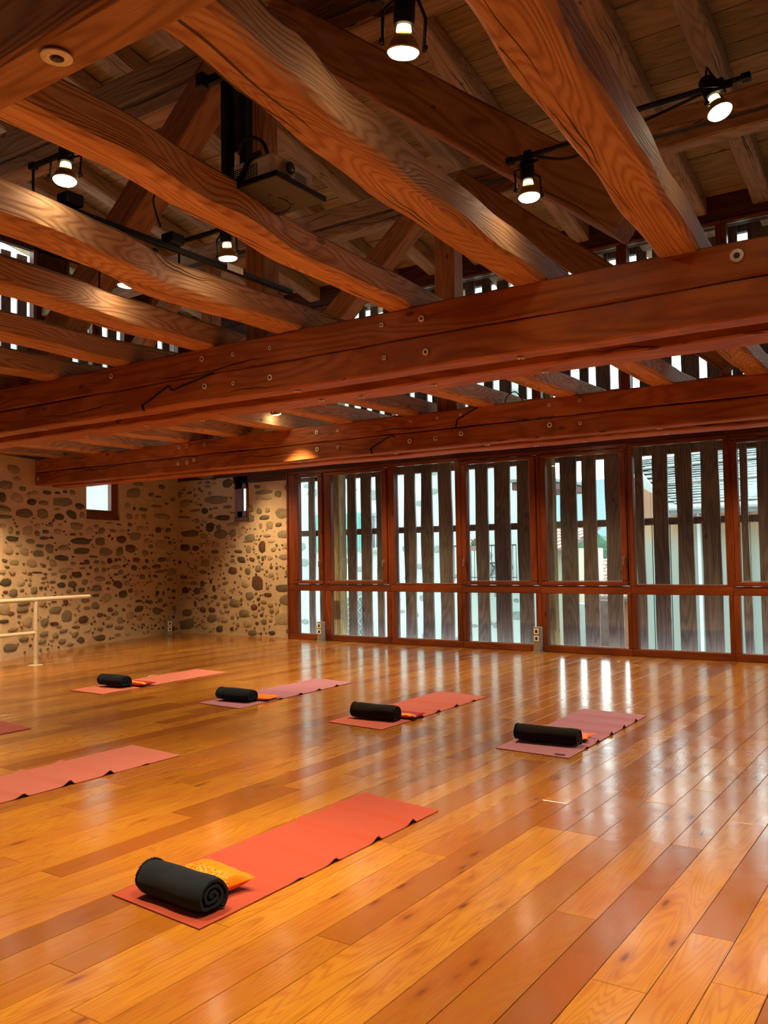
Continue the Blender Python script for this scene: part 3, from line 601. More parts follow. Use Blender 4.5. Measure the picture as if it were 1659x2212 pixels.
def purlin(y, z0, z1, z2, z3, label, sd):
    t = empty('double_purlin', (-4.5, y, z0), label, 'purlin', 'double purlins')
    beam('lower_timber', (-12.38, y, (z0 + z1) / 2), (3.6, y, (z0 + z1) / 2), .22, z1 - z0, W_RAFTER, t, wob=.014, seed=sd, ch=.02, step=.2)
    beam('upper_timber', (-12.38, y, (z2 + z3) / 2), (3.6, y, (z2 + z3) / 2), .22, z3 - z2, W_RAFTER, t, wob=.014, seed=sd + 4, ch=.02, step=.2)
purlin(5.18, 5.30, 5.46, 5.49, 5.78, 'near pair of horizontal timbers high above the middle tie beam', 220)
purlin(8.72, 5.42, 5.55, 5.59, 5.80, 'far pair of horizontal timbers behind the right-hand lamp', 230)
# ================================================================ WINDOW WALL
lint = wb(MB().box(-11.3, 3.6, 11.86, 12.2, 2.93, 3.42).box(-11.3, -9.95, 11.9, 12.2, 2.8, 2.94), 'lintel', W_DARK, wall_front)
wb(MB().box(-13.1, -11.3, 11.93, 12.45, 2.93, 3.42), 'lintel', W_DARK, wall_front)
wb(MB().box(-13.1, -10.0, 11.9, 12.2, 3.42, 3.7), 'upper_boarding', W_DARK, wall_front)
wb(MB().box(-13.1, 3.6, 11.86, 12.2, 5.76, 7.0), 'eaves_plate', W_DARK, wall_front)
wb(MB().box(-13.1, -10.02, 11.9, 12.2, 3.42, 5.8), 'upper_boarding', W_DARK, wall_front)
Y0, Y1 = 11.86, 11.96
def frame_bar(nm, x0, x1, y0, y1, z0, z1, par, b=.007):
    V_ert = (z1 - z0) > (x1 - x0)
    return wb(MB().bbox(x0, x1, y0, y1, z0, z1, b), nm, W_FRAME if V_ert else W_FRAMEH, par)
units = [(-9.95, -9.14, -9.70, -9.27, -9.75, -9.22, 's'), (-9.14, -7.80, -8.99, -7.95, -9.03, -7.89, 's'), (-7.80, -6.49, -7.72, -6.585, -7.73, -6.585, 'f'),
         (-6.49, -5.19, -6.38, -5.335, -6.42, -5.275, 's'), (-5.19, -3.86, -5.075, -3.978, -5.105, -3.92, 's'), (-3.86, -2.53, -3.80, -2.605, -3.785, -2.59, 'f'),
         (-2.53, -1.22, -2.43, -1.38, -2.455, -1.32, 's'), (-1.22, .08, -1.10, -.05, -1.14, 0, 's'), (.08, 1.38, .16, 1.31, .16, 1.31, 'f'), (1.38, 2.5, 1.5, 2.4, 1.47, 2.42, 's'), (2.5, 3.6, 2.6, 3.5, 2.6, 3.5, 's')]
for k, (x0, x1, a, b, la, lb, ty) in enumerate(units):
    wn_ = empty('window_%d' % (k + 1), ((x0 + x1) / 2, 11.9, 0), kind='structure')
    g0, g1 = (1.02, 2.81) if ty == 's' else (.975, 2.858)
    frame_bar('frame_rail', x0, x1, Y0, Y1, 0, .098, wn_)
    frame_bar('frame_rail', x0, x1, Y0, Y1, .842, .955, wn_)
    frame_bar('frame_rail', x0, x1, Y0, Y1, 2.87, 2.93, wn_)
    frame_bar('frame_post', x0, la, Y0, Y1, .098, .842, wn_); frame_bar('frame_post', lb, x1, Y0, Y1, .098, .842, wn_)
    if ty == 's':
        sl, sr = a - .10, b + .10; sl = max(sl, x0 + .03); sr = min(sr, x1 - .03)
        frame_bar('frame_post', x0, sl - .006, Y0, Y1, .955, 2.87, wn_); frame_bar('frame_post', sr + .006, x1, Y0, Y1, .955, 2.87, wn_)
        sash = empty('sash', (0, -.03, 0)); sash.parent = wn_
        def sb(*q): frame_bar(q[0], q[1], q[2], 11.835, 11.94, q[3], q[4], sash, .010)
        sb('sash_rail', sl, sr, .962, g0); sb('sash_rail', sl, sr, g1, 2.862); sb('sash_stile', sl, a, g0, g1); sb('sash_stile', b, sr, g0, g1)
        hx = b + .045 if k != 3 else a - .045
        h = MB().bbox(hx - .012, hx + .012, 11.822, 11.836, 1.30, 1.37, .003).cyl((hx, 11.825, 1.345), (hx, 11.79, 1.345), .007, n=10).bbox(hx - .008, hx + .008, 11.780, 11.794, 1.25, 1.355, .003)
        wb(h, 'handle', M_STEEL, sash)
        wb(MB().bbox(a + .004, b - .004, 11.895, 11.91, g0 + .003, g0 + .010, .002), 'glazing_bead', M_STEEL, sash)
        wb(MB().box(a - .01, b + .01, 11.90, 11.912, g0 - .01, g1 + .01), 'pane', M_GLASS, sash)
    else:
        frame_bar('frame_post', x0, a, Y0, Y1, .955, 2.87, wn_); frame_bar('frame_post', b, x1, Y0, Y1, .955, 2.87, wn_)
        frame_bar('frame_rail', a, b, Y0, Y1, .950, g0, wn_)
        wb(MB().bbox(a + .004, b - .004, 11.90, 11.915, g0, g0 + .008, .002), 'glazing_bead', M_STEEL, wn_)
        wb(MB().box(a - .01, b + .01, 11.91, 11.922, g0 - .01, g1 + .02), 'pane', M_GLASS, wn_)
    wb(MB().bbox(la + .004, lb - .004, 11.90, 11.915, .098, .106, .002), 'glazing_bead', M_STEEL, wn_)
    wb(MB().box(la - .01, lb + .01, 11.91, 11.922, .09, .85), 'pane', M_GLASS, wn_)
    # upper window of the same bay, between lintel and eaves
    up = empty('window_%d' % (k + 21), ((x0 + x1) / 2, 11.9, 3.42), kind='structure')
    for (za, zb) in ((3.42, 3.5), (5.72, 5.78)): frame_bar('frame_rail', x0, x1, Y0, Y1, za, zb, up)
    frame_bar('frame_post', x0, x0 + .07, Y0, Y1, 3.5, 5.72, up); frame_bar('frame_post', x1 - .07, x1, Y0, Y1, 3.5, 5.72, up)
    wb(MB().bbox(x0 + .075, x1 - .075, 11.89, 11.91, 5.700, 5.715, .002), 'glazing_bead', M_STEEL, up)
    wb(MB().box(x0 + .06, x1 - .06, 11.91, 11.92, 3.49, 5.73), 'pane', M_GLASS, up)
wb(MB().bbox(-9.97, -9.94, 11.84, 11.97, 0, 2.93, .004), 'door_jamb', W_FRAME, wall_front)
# slot window in the stone, and the little window of the left wall
sw = empty('window_41', (-11.1, 11.95, 2.1), kind='structure')
for q in ((-11.26, -11.065), (-10.985, -10.94)): frame_bar('frame_post', q[0], q[1], 11.90, 11.945, 2.13, 2.9, sw)
frame_bar('frame_rail', -11.27, -10.93, 11.885, 11.97, 2.1, 2.17, sw); frame_bar('frame_rail', -11.2, -10.95, 11.90, 11.95, 2.17, 2.29, sw); frame_bar('frame_rail', -11.26, -10.94, 11.90, 11.95, 2.70, 2.93, sw)
wb(MB().box(-11.07, -10.98, 11.93, 11.94, 2.28, 2.71), 'pane', M_GLASS, sw)
lw = empty('window_42', wl_pt((wu0 + wu1) / 2, wz0), kind='structure')
def lbox(ua, ub, za, zb, d0, d1):
    V = [wl_pt(ua, za, d1), wl_pt(ub, za, d1), wl_pt(ub, zb, d1), wl_pt(ua, zb, d1), wl_pt(ua, za, d0), wl_pt(ub, za, d0), wl_pt(ub, zb, d0), wl_pt(ua, zb, d0)]
    return MB().add(V, [(0, 1, 2, 3), (7, 6, 5, 4), (4, 5, 1, 0), (3, 2, 6, 7), (1, 5, 6, 2), (4, 0, 3, 7)])
e_ = -.06
wb(lbox(wu0, wu1, wz0, wz0 + .10, e_ - .08, e_ + .02), 'frame_rail', W_FRAMEH, lw); wb(lbox(wu0, wu1, wz1 - .06, wz1, e_ - .08, e_), 'frame_rail', W_FRAMEH, lw)
wb(lbox(wu0, wu0 + .06, wz0 + .1, wz1 - .06, e_ - .08, e_), 'frame_post', W_FRAME, lw); wb(lbox(wu1 - .16, wu1, wz0 + .1, wz1 - .06, e_ - .08, e_), 'frame_post', W_FRAME, lw)
wb(lbox(wu0 + .06, wu1 - .16, wz0 + .1, wz0 + .17, e_ - .07, e_ + .012), 'sash_rail', W_FRAMEH, lw)
wb(lbox(wu0 + .05, wu1 - .15, wz0 + .16, wz1 - .05, e_ - .045, e_ - .035), 'pane', M_GLASS, lw)
wb(lbox(wu0 + .30, wu0 + .40, wz0 - .2, wz1 + .2, e_ - .5, e_ - .46), 'outer_slat', W_SLAT, lw)
# gable openings with slats outside
gw = empty('window_43', (-12.45, 9, 4.5), kind='structure')
for (a, b) in openings:
    wb(MB().box(-12.46, -12.45, a, b, 4.55, 6.48), 'pane', M_GLASS, gw)
    frame_bar('frame_rail', -12.5, -12.38, a, b, 4.55, 4.6, gw)
    for y in (a, b): wb(MB().bbox(-12.5, -12.38, y - .03, y + .03, 4.55, 6.49, .005), 'frame_post', W_FRAME, gw)

# ================================================================ SLAT SCREENS OUTSIDE
def slat(par, x0, x1, z0, z1, y, sd, axis=0):
    n = 14; V = []; rs = random.Random(sd); t = .035
    for k in range(n + 1):
        z = z0 + (z1 - z0) * k / n
        a = .022 * noise.noise(Vector((z * .9, sd, 1))) ; b = .022 * noise.noise(Vector((z * .9, sd, 7)))
        for (xx, yy) in ((x0 + a, y), (x1 + b, y), (x1 + b, y + t), (x0 + a, y + t)): V.append((xx, yy, z) if axis == 0 else (yy, xx, z))
    F = []
    for k in range(n):
        for i in range(4): F.append((k * 4 + i, k * 4 + (i + 1) % 4, (k + 1) * 4 + (i + 1) % 4, (k + 1) * 4 + i))
    F += [(3, 2, 1, 0), tuple(range(n * 4, n * 4 + 4))]
    if axis: F = [f[::-1] for f in F]
    m_ = MB(); m_.add(V, F); return wb(m_, 'slat', W_SLAT, par)
low = empty('slat_screen', (-4, 12.45, -.8), 'dark waney-edged vertical slats standing outside the tall lower windows', 'slat screen')
SL = [(-9.961,-9.826),(-9.711,-9.569),(-9.086,-8.907),(-8.792,-8.583),(-8.465,-8.341),(-8.089,-8.029),(-7.899,-7.684),(-7.562,-7.352),(-7.223,-6.976),(-6.80,-6.66),(-6.539,-6.325),(-6.204,-5.94),(-5.81,-5.572),(-5.45,-5.28),(-5.101,-4.844),(-4.753,-4.537),(-4.402,-4.171),(-3.955,-3.835),(-3.703,-3.495),(-3.373,-3.153),(-3.035,-2.791),(-2.523,-2.429),(-2.309,-2.09)]
random.seed(21); x = -1.95
while x < 4.6: wd = random.uniform(.15, .25); SL.append((x, x + wd)); x += wd + random.uniform(.11, .16)
for k, (a, b) in enumerate(SL): slat(low, a, b, -.8, 3.12, 12.45, 300 + k)
wb(MB().bbox(-10.4, 4.8, 12.49, 12.56, 1.80, 1.905, .01), 'rail', M_GALV if 0 else W_SLAT, low)
wb(MB().bbox(-10.4, 4.8, 12.485, 12.58, 2.80, 3.12, .01), 'rail', W_SLAT, low); wb(MB().bbox(-10.4, 4.8, 12.485, 12.58, -.9, -.75, .01), 'rail', W_SLAT, low)
for (a, b, lab) in ((-9.30, -9.08, 'left'), (-5.30, -5.16, 'middle'), (-1.5, -1.3, 'right')):
    o = beam('outer_post', ((a + b) / 2, 12.32, -.9), ((a + b) / 2, 12.32, 6.0), .2, b - a, wood('pale_post_timber_' + lab, (.25, .16, .08), (.45, .33, .19), (.6, .47, .3), .7, 9, .8, .4), wob=.012, seed=hash(lab) % 7 if 0 else len(lab), up=(0, 1, 0))
    tag(o, {'left': 'rough pale timber post outside the second window from the left', 'middle': 'rough pale timber post outside the fifth window from the left', 'right': 'rough pale timber post outside beyond the right edge of the photo'}[lab], 'post')
upp = empty('slat_screen', (-4, 12.45, 3.2), 'dark vertical slats outside the upper windows, seen between the beams', 'slat screen')
UB = [(-9.124,-9.022),(-8.9,-8.77),(-8.64,-8.521),(-8.36,-8.25),(-8.05,-7.93),(-7.75,-7.64),(-7.4,-7.3),(-7.05,-6.95),(-6.74,-6.64),(-6.479,-6.34),(-6.18,-6.07),(-5.872,-5.753),(-5.596,-5.50),(-5.2,-5.1),(-4.878,-4.747),(-4.603,-4.496),(-4.271,-4.133),(-3.94,-3.83),(-3.68,-3.60),(-3.382,-3.254),(-3.003,-2.898),(-2.70,-2.6),(-2.45,-2.31),(-2.0,-1.88),(-1.65,-1.5)]
xs = [-10.3] + [v for q in UB for v in q]
ed = -10.2
for k, (a, b) in enumerate(UB): slat(upp, ed, a, 3.2, 6.1, 12.45, 400 + k); ed = b
random.seed(22)
while ed < 4.5: wd = random.uniform(.16, .24); slat(upp, ed, ed + wd, 3.2, 6.1, 12.45, int(ed * 10) + 500); ed += wd + .12
wb(MB().bbox(-10.4, 4.8, 12.49, 12.56, 3.15, 3.28, .01), 'rail', W_SLAT, upp); wb(MB().bbox(-10.4, 4.8, 12.49, 12.58, 5.76, 6.1, .01), 'rail', W_SLAT, upp); wb(MB().bbox(-10.4, 4.8, 12.49, 12.56, 4.6, 4.68, .01), 'rail', W_SLAT, upp)
gs = empty('slat_screen', (-12.8, 9, 4.4), 'dark vertical slats outside the high openings of the left gable', 'slat screen')
y = 6.9; random.seed(23); k = 0
while y < 12: wd = random.uniform(.16, .22); slat(gs, y, y + wd, 4.4, 6.5, -12.85, 600 + k, 1); y += wd + random.uniform(.10, .14); k += 1
wb(MB().bbox(-12.9, -12.86, 6.8, 12.1, 4.42, 4.55, .006), 'rail', W_SLAT, gs); wb(MB().bbox(-12.9, -12.86, 6.8, 12.1, 6.3, 6.42, .006), 'rail', W_SLAT, gs)

# ================================================================ OUTSIDE
M_GROUND = plain('street_paving', (.42, .42, .40), .9, var=.15, scale=2)
gr = wb(MB().box(-700, 300, 12.6, 800, -4.6, -4.4), 'ground', M_GROUND, center=False); tag(gr, kind='structure')
M_RENDER = plain('pale_lime_render', (.40, .45, .42), .9, var=.1, scale=1.2, bmp=.3, bscale=8)
M_RSTONE = plain('pale_grey_field_stone', (.20, .23, .21), .9, var=.25, scale=6)
M_SHUT = plain('green_shutter_paint', (.10, .30, .26), .6)
M_DGLASS = plain('dark_window_pane', (.12, .14, .15), .1)
M_SLATE = plain('grey_slate', (.22, .24, .24), .7, var=.3, scale=5, bmp=.5)
M_TILE = plain('roof_tile_clay', (.36, .26, .21), .8, var=.2, scale=4)
M_CREAM = plain('cream_render', (.52, .47, .36), .9, var=.05, scale=2)
M_ORANGE = plain('orange_render', (.50, .20, .11), .9, var=.06, scale=2)
M_WHITE = plain('white_render', (.55, .58, .57), .9, var=.04, scale=2)
M_BROWN = plain('brown_render', (.22, .13, .11), .9, var=.2, scale=6)
M_IRON = plain('dark_iron', (.05, .055, .06), .5, .5)
M_GREEN = plain('tree_foliage', (.035, .085, .045), .95, var=.5, scale=3, bmp=.6)
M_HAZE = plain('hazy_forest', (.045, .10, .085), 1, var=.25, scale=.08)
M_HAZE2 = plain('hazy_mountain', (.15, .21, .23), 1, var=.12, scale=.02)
M_EAVE = plain('dark_eaves_paint', (.10, .04, .035), .6)
# pale house across the street
h = empty('house', (-16, 20, -4.4), 'pale rendered stone house with green shutters across the street', 'house')
mb = MB(); holes = [(-15.52, -14.72), (-14.06, -13.42)]
xs_ = [-34, -15.52, -14.72, -14.06, -13.42, -9.0]
for a, b in zip(xs_[:-1], xs_[1:]):
    if (a, b) in holes: mb.box(a, b, 20, 20.4, -4.4, 1.58); mb.box(a, b, 20, 20.4, 2.6, 10)
    else: mb.box(a, b, 20, 20.4, -4.4, 10)
V = [(-9.0, 20.4, -4.4), (-12.6, 26, -4.4), (-12.6, 26, 10), (-9.0, 20.4, 10)]; V += [(a - .4, b, c_) for a, b, c_ in V]
mb.add(V, [(0, 1, 2, 3), (7, 6, 5, 4), (0, 4, 5, 1), (1, 5, 6, 2), (2, 6, 7, 3), (3, 7, 4, 0)]); wb(mb, 'wall', M_RENDER, h)
for (a, b) in holes:
    f_w = wb(MB().box(a, b, 20.15, 20.2, 1.58, 2.6), 'window', M_WHITE, h); wb(MB().box(a + .08, (a + b) / 2 - .03, 20.12, 20.15, 1.65, 2.53).box((a + b) / 2 + .03, b - .08, 20.12, 20.15, 1.65, 2.53), 'pane', M_DGLASS, f_w)
    for (c, d) in ((a - .42, a - .02), (b + .02, b + .36)):
        s_ = wb(MB().bbox(c, d, 19.93, 19.98, 1.56, 2.62, .01), 'shutter', M_SHUT, h)
        wb(MB().bbox(c + .05, d - .05, 19.915, 19.935, 1.62, 2.05, .006).bbox(c + .05, d - .05, 19.915, 19.935, 2.12, 2.56, .006), 'shutter_panel', M_SHUT, s_)
    wb(MB().box(a - .05, b + .05, 19.9, 20.05, 1.5, 1.58), 'sill', M_RSTONE, h)
random.seed(31)
for k in range(220):
    u, z = random.uniform(-22, -9.1), random.uniform(-1.6, 5.5); ww = random.uniform(.14, .42)
    if 1.3 < z < 2.8 and -16.1 < u < -12.9: continue
    V, F = stone_mesh(ww, ww * random.uniform(.4, .8), k, 0, True); me_o = mk('stone', V, F, M_RSTONE, h, True)
    me_o.matrix_local = Matrix.Translation((u + 16, 0, z + 4.4))
wb(MB().box(-14.6, -14.1, 19.96, 20.0, -1.2, .25), 'grille_opening', M_DGLASS, h)
gl = MB()
for i in range(5):
    for s_ in (1, -1): gl.tube([(-14.35 - s_ * .22, 19.94, -1.1 + i * .3), (-14.35 + s_ * .22, 19.94, -1.1 + i * .3 + .5)], .012, 5)
wb(gl, 'grille', M_GALV, h)
bal = empty('balcony', (-9.8, 19.2, .62), 'small balcony with a pale slab and thin iron railing on the far house', 'balcony')
wb(MB().bbox(-10.9, -8.85, 18.9, 20, .62, .76, .01), 'slab', M_WHITE, bal); rl = MB()
rl.tube([(-10.85, 18.95, 1.62), (-8.9, 18.95, 1.62)], .02, 6).tube([(-10.85, 18.95, .85), (-8.9, 18.95, .85)], .012, 6); wb(rl, 'handrail', M_IRON, bal)
for i in range(22): wb(MB().cyl((-10.85 + i * .093, 18.95, .76), (-10.85 + i * .093, 18.95, 1.62), .008, n=5), 'baluster', M_IRON, bal)
fc = empty('folding_chair', (-9.6, 19.3, .76), 'dark folding chair standing on the balcony of the far house', 'chair')
wb(MB().tube([(-9.85, 19.3, .76), (-9.35, 19.3, 1.55)], .014, 6), 'leg', M_IRON, fc); wb(MB().tube([(-9.35, 19.35, .76), (-9.85, 19.35, 1.25)], .014, 6), 'leg', M_IRON, fc)
wb(MB().bbox(-9.8, -9.4, 19.15, 19.55, 1.18, 1.21, .005), 'seat', M_IRON, fc); wb(MB().bbox(-9.42, -9.38, 19.15, 19.55, 1.35, 1.55, .005), 'backrest', M_IRON, fc)
fb = empty('flower_box', (-9.9, 18.95, 1.62), 'planter with red geraniums on the balcony railing', 'planter')
wb(MB().bbox(-10.1, -9.7, 18.85, 18.98, 1.5, 1.62, .01), 'trough', M_BROWN, fb); M_RED = plain('red_petals', (.6, .03, .03), .7)
def blob(n, c, r, mat, par=None, seed=0, sub=2, amp=.3):
    bm = bmesh.new(); bmesh.ops.create_icosphere(bm, subdivisions=sub, radius=1)
    for v in bm.verts: v.co *= 1 + amp * noise.noise(v.co * 2.2 + Vector((seed, 0, 0)))
    bm.verts.index_update(); V = [Vector((c[0] + v.co.x * r[0], c[1] + v.co.y * r[1], c[2] + v.co.z * r[2])) for v in bm.verts]; F = [tuple(v.index for v in f.verts) for f in bm.faces]; bm.free()
    return wb(MB().add(V, F), n, mat, par, True, ang=80)
blob('foliage', (-9.9, 18.93, 1.68), (.2, .08, .09), M_GREEN, fb, 1)
for i in range(5): blob('flower', (-10.05 + i * .08, 18.9, 1.76 + .02 * (i % 2)), (.03, .03, .025), M_RED, fb, i, 1)
# timber-clad house with slate roof
def clad_mat():
    m, N, L, P = newmat('weathered_cladding'); ge = N.new('ShaderNodeNewGeometry'); sx = N.new('ShaderNodeSeparateXYZ'); L.new(ge.outputs['Position'], sx.inputs[0])
    nz = ntex(N, L, comb(N, L, mth(N, L, 'MULTIPLY', sx.outputs[0], 30), 0, mth(N, L, 'MULTIPLY', sx.outputs[2], 1.2)), 1, 4, .6)
    f = mth(N, L, 'ADD', sx.outputs[2], mth(N, L, 'MULTIPLY_ADD', nz, 1.6, -.8)); c = ramp(N, [(0, (.24, .29, .26)), (.5, (.30, .31, .25)), (.8, (.44, .25, .10)), (1, (.36, .15, .06))])
    mr = N.new('ShaderNodeMapRange'); mr.inputs[1].default_value = .6; mr.inputs[2].default_value = 2.3; L.new(f, mr.inputs[0]); L.new(mr.outputs[0], c.inputs[0])
    L.new(mixc(N, L, mth(N, L, 'MULTIPLY', nz, .6), c.outputs['Color'], (.22, .2, .17)), P.inputs['Base Color']); P.inputs['Roughness'].default_value = .85; return m
M_CLAD = clad_mat()
h2 = empty('house', (0, 20.3, -4.4), 'timber-clad house with a grey slate roof seen through the right-hand windows', 'house')
x = -6.5; random.seed(41)
def vz(x): return 3.05 - (x + 6.5) * .62 if x < -5.35 else 2.3
while x < 5.5:
    wd = random.uniform(.17, .24); g = random.uniform(.01, .03); yy_ = 20.3 + random.uniform(-.02, .02)
    mb = MB(); V = [(x, yy_, -4.4), (x + wd - g, yy_, -4.4), (x + wd - g, yy_, vz(x + wd)), (x, yy_, vz(x))]; V += [(a, b + .05, c) for a, b, c in V]
    mb.add(V, [(0, 1, 2, 3), (7, 6, 5, 4), (0, 4, 5, 1), (1, 5, 6, 2), (2, 6, 7, 3), (3, 7, 4, 0)]); wb(mb, 'cladding_board', M_CLAD, h2); x += wd
wb(MB().box(-6.45, 5.5, 20.37, 24, -4.4, 2.2), 'wall', M_DGLASS, h2)
for px_ in (-5.0, -4.0, -3.0): wb(MB().cyl((px_, 20.2, -4.4), (px_, 20.2, 2.2), .04, n=8), 'downpipe', M_WHITE, h2)
# slate roof: overlapping slates over a sloping board
def rp(u, v):      # u along the eaves (0..1), v up the slope
    a = Vector((-5.45, 19.6, 2.36)).lerp(Vector((6, 19.6, 2.40)), u); b = Vector((-7.75, 24.2, 3.95)).lerp(Vector((6, 24.2, 4.5)), u); return a.lerp(b, v)
mb = MB(); V = [rp(0, 0), rp(1, 0), rp(1, 1), rp(0, 1)]; V += [p - Vector((0, 0, .14)) for p in V]
mb.add(V, [(0, 1, 2, 3), (7, 6, 5, 4), (0, 4, 5, 1), (1, 5, 6, 2), (2, 6, 7, 3), (3, 7, 4, 0)]); wb(mb, 'roof', M_SLATE, h2)
ms = MB(); random.seed(42)
for j in range(22):
    n = 34
    for i in range(n):
        u0 = (i + .5 * (j % 2)) / n; u1 = min(1, u0 + .96 / n); v0 = j / 22; v1 = min(1, v0 + 1.25 / 22); l0 = .045 + random.uniform(0, .02)
        A = [rp(u0, v0) + Vector((0, 0, l0)), rp(u1, v0) + Vector((0, 0, l0)), rp(u1, v1) + Vector((0, 0, .01)), rp(u0, v1) + Vector((0, 0, .01))]; A += [p - Vector((0, 0, .02)) for p in A]
        ms.add(A, [(0, 1, 2, 3), (7, 6, 5, 4), (0, 4, 5, 1), (1, 5, 6, 2), (2, 6, 7, 3), (3, 7, 4, 0)])
tag(wb(ms, 'slates', M_SLATE, h2), kind='stuff')
for v in (.38, .72): wb(MB().tube([rp(.0, v) + Vector((0, 0, .08)), rp(1, v) + Vector((0, 0, .08))], .035, 6), 'snow_guard', M_GALV, h2)
wb(MB().tube([rp(0, 0) + Vector((0, -.05, .0)), rp(1, 0) + Vector((0, -.05, .0))], .06, 8), 'gutter', M_GALV, h2)
V = [rp(0, 0), rp(0, 1), rp(0, 1) - Vector((0, 0, .25)), rp(0, 0) - Vector((0, 0, .25))]; V = [p + Vector((-.02, 0, .06)) for p in V]; V += [p + Vector((-.05, 0, 0)) for p in V]
wb(MB().add(V, [(0, 1, 2, 3), (7, 6, 5, 4), (0, 4, 5, 1), (1, 5, 6, 2), (2, 6, 7, 3), (3, 7, 4, 0)]), 'verge_board', M_GALV, h2)
# small houses in the gap between them
def tiled(par, x0, x1, y0, y1, z0, z1, rowsn=14, coln=16):
    ms = MB()
    for j in range(rowsn):
        t = j / rowsn; t2 = (j + 1.2) / rowsn
        for i in range(coln):
            a = x0 + (x1 - x0) * i / coln; b = x0 + (x1 - x0) * (i + .94) / coln
            za, zb = z0 + (z1 - z0) * t + .05, z0 + (z1 - z0) * min(1, t2); ya, yb = y0 + (y1 - y0) * t, y0 + (y1 - y0) * min(1, t2)
            A = [(a, ya, za), ((a + b) / 2, ya, za + .05), (b, ya, za), (b, yb, zb), ((a + b) / 2, yb, zb + .05), (a, yb, zb), (a, ya, za - .05), (b, ya, za - .05)]
            ms.add(A, [(0, 1, 4, 5), (1, 2, 3, 4), (0, 6, 7, 2, 1)])
    tag(wb(ms, 'roof_tiles', M_TILE, par), kind='stuff')
    V = [(x0, y0, z0), (x1, y0, z0), (x1, y1, z1), (x0, y1, z1)]; V += [(a, b, c - .1) for a, b, c in V]
    wb(MB().add(V, [(0, 1, 2, 3), (7, 6, 5, 4), (0, 4, 5, 1), (1, 5, 6, 2), (2, 6, 7, 3), (3, 7, 4, 0)]), 'roof', M_BROWN, par)
h3 = empty('house', (-12, 28, -4.4), 'small cream house with a tiled roof left in the gap between the houses', 'house')
wb(MB().box(-13.6, -11.45, 28, 32, -4.4, 1.55), 'wall', M_CREAM, h3); w3 = wb(MB().box(-12.0, -11.7, 27.95, 28, .3, 1.1), 'window', M_BROWN, h3)
tiled(h3, -13.8, -11.15, 27.5, 31, 1.5, 2.35, 7, 12)
h4 = empty('house', (-9, 27, -4.4), 'low orange house with a steep tiled roof right in the gap between the houses', 'house')
wb(MB().box(-9.15, -6.5, 27, 31, -4.4, .0), 'wall', M_ORANGE, h4); tiled(h4, -9.75, -6.3, 26.7, 30, -.05, 2.25, 20, 20)
h5 = empty('house', (-10.6, 33, -4.4), 'low house with a pale ridged roof far down the street', 'house')
wb(MB().box(-13.0, -11.0, 33, 36, -4.4, -.2), 'wall', M_WHITE, h5); tiled(h5, -13.1, -10.9, 32.6, 35, -.25, 1.1, 10, 10)
wbx = wb(MB().bbox(-10.35, -9.55, 26, 26.3, -4.4, -.18, .02), 'garden_wall', M_WHITE); tag(wbx, 'bright white wall below the far roofs', 'wall')
pb = wb(MB().bbox(-8.95, -8.45, 24, 24.4, -4.4, .05, .03), 'wall_pillar', M_BROWN); tag(pb, 'square brown rendered pillar outside the fifth lower window', 'pillar')
ev = empty('roof_overhang', (-9.2, 17.5, 3.2), 'dark overhanging eaves of a neighbouring roof at the top of the fifth window', 'eaves')
wb(MB().bbox(-8.15, -7.35, 17.2, 19.5, 2.78, 2.95, .02, T=None), 'soffit', M_EAVE, ev)
wb(MB().bbox(-8.2, -7.3, 17.15, 19.5, 2.95, 3.02, .01), 'covering', M_SLATE, ev); wb(MB().bbox(-8.12, -8.0, 17.4, 17.55, -4.4, 2.78, .01), 'bracket_post', M_TAN if 0 else W_TAN, ev)
for i, (x, y, z, r) in enumerate(((-15.2, 42, -1.5, 2.6), (-20.5, 50, -1.2, 2.2), (-10.2, 52, -2.2, 2.2))):
    t = empty('tree', (x, y, -4.4), ('leafy green tree nearest the far cream house', 'leafy green tree left of the others down the street', 'low leafy green tree right of the others down the street')[i], 'tree')
    wb(MB().cyl((x, y, -4.4), (x, y, z), .18, .1, 8), 'trunk', M_BROWN, t); blob('crown', (x, y, z + 1.2), (r, r, r * .9), M_GREEN, t, i * 3, 4, .5)
def ridge(name, Y, x0, x1, zf, mat, label):
    n = 90; V = []
    for k in range(n + 1):
        x = x0 + (x1 - x0) * k / n; z = zf(x)
        V += [(x, Y - 30, -4.4), (x, Y, z), (x, Y + 60, -4.4)]
    F = []
    for k in range(n): F += [(k * 3, k * 3 + 3, k * 3 + 4, k * 3 + 1), (k * 3 + 1, k * 3 + 4, k * 3 + 5, k * 3 + 2)]
    F += [(0, 1, 2), (n * 3 + 2, n * 3 + 1, n * 3)]
    o = wb(MB().add(V, F), name, mat, None, True, ang=70); tag(o, label, 'hill'); return o
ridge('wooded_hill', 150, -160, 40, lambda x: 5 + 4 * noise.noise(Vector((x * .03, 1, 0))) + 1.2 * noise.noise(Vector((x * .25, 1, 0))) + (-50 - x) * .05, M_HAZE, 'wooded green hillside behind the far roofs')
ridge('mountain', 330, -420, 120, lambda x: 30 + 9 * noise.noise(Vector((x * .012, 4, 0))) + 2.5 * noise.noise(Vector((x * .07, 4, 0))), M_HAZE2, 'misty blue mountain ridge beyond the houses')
nb = wb(MB().box(-40, -20, 6, 14, -4.4, 2.4), 'house', M_WHITE); tag(nb, 'white neighbouring house seen through the little window in the left stone wall', 'house')
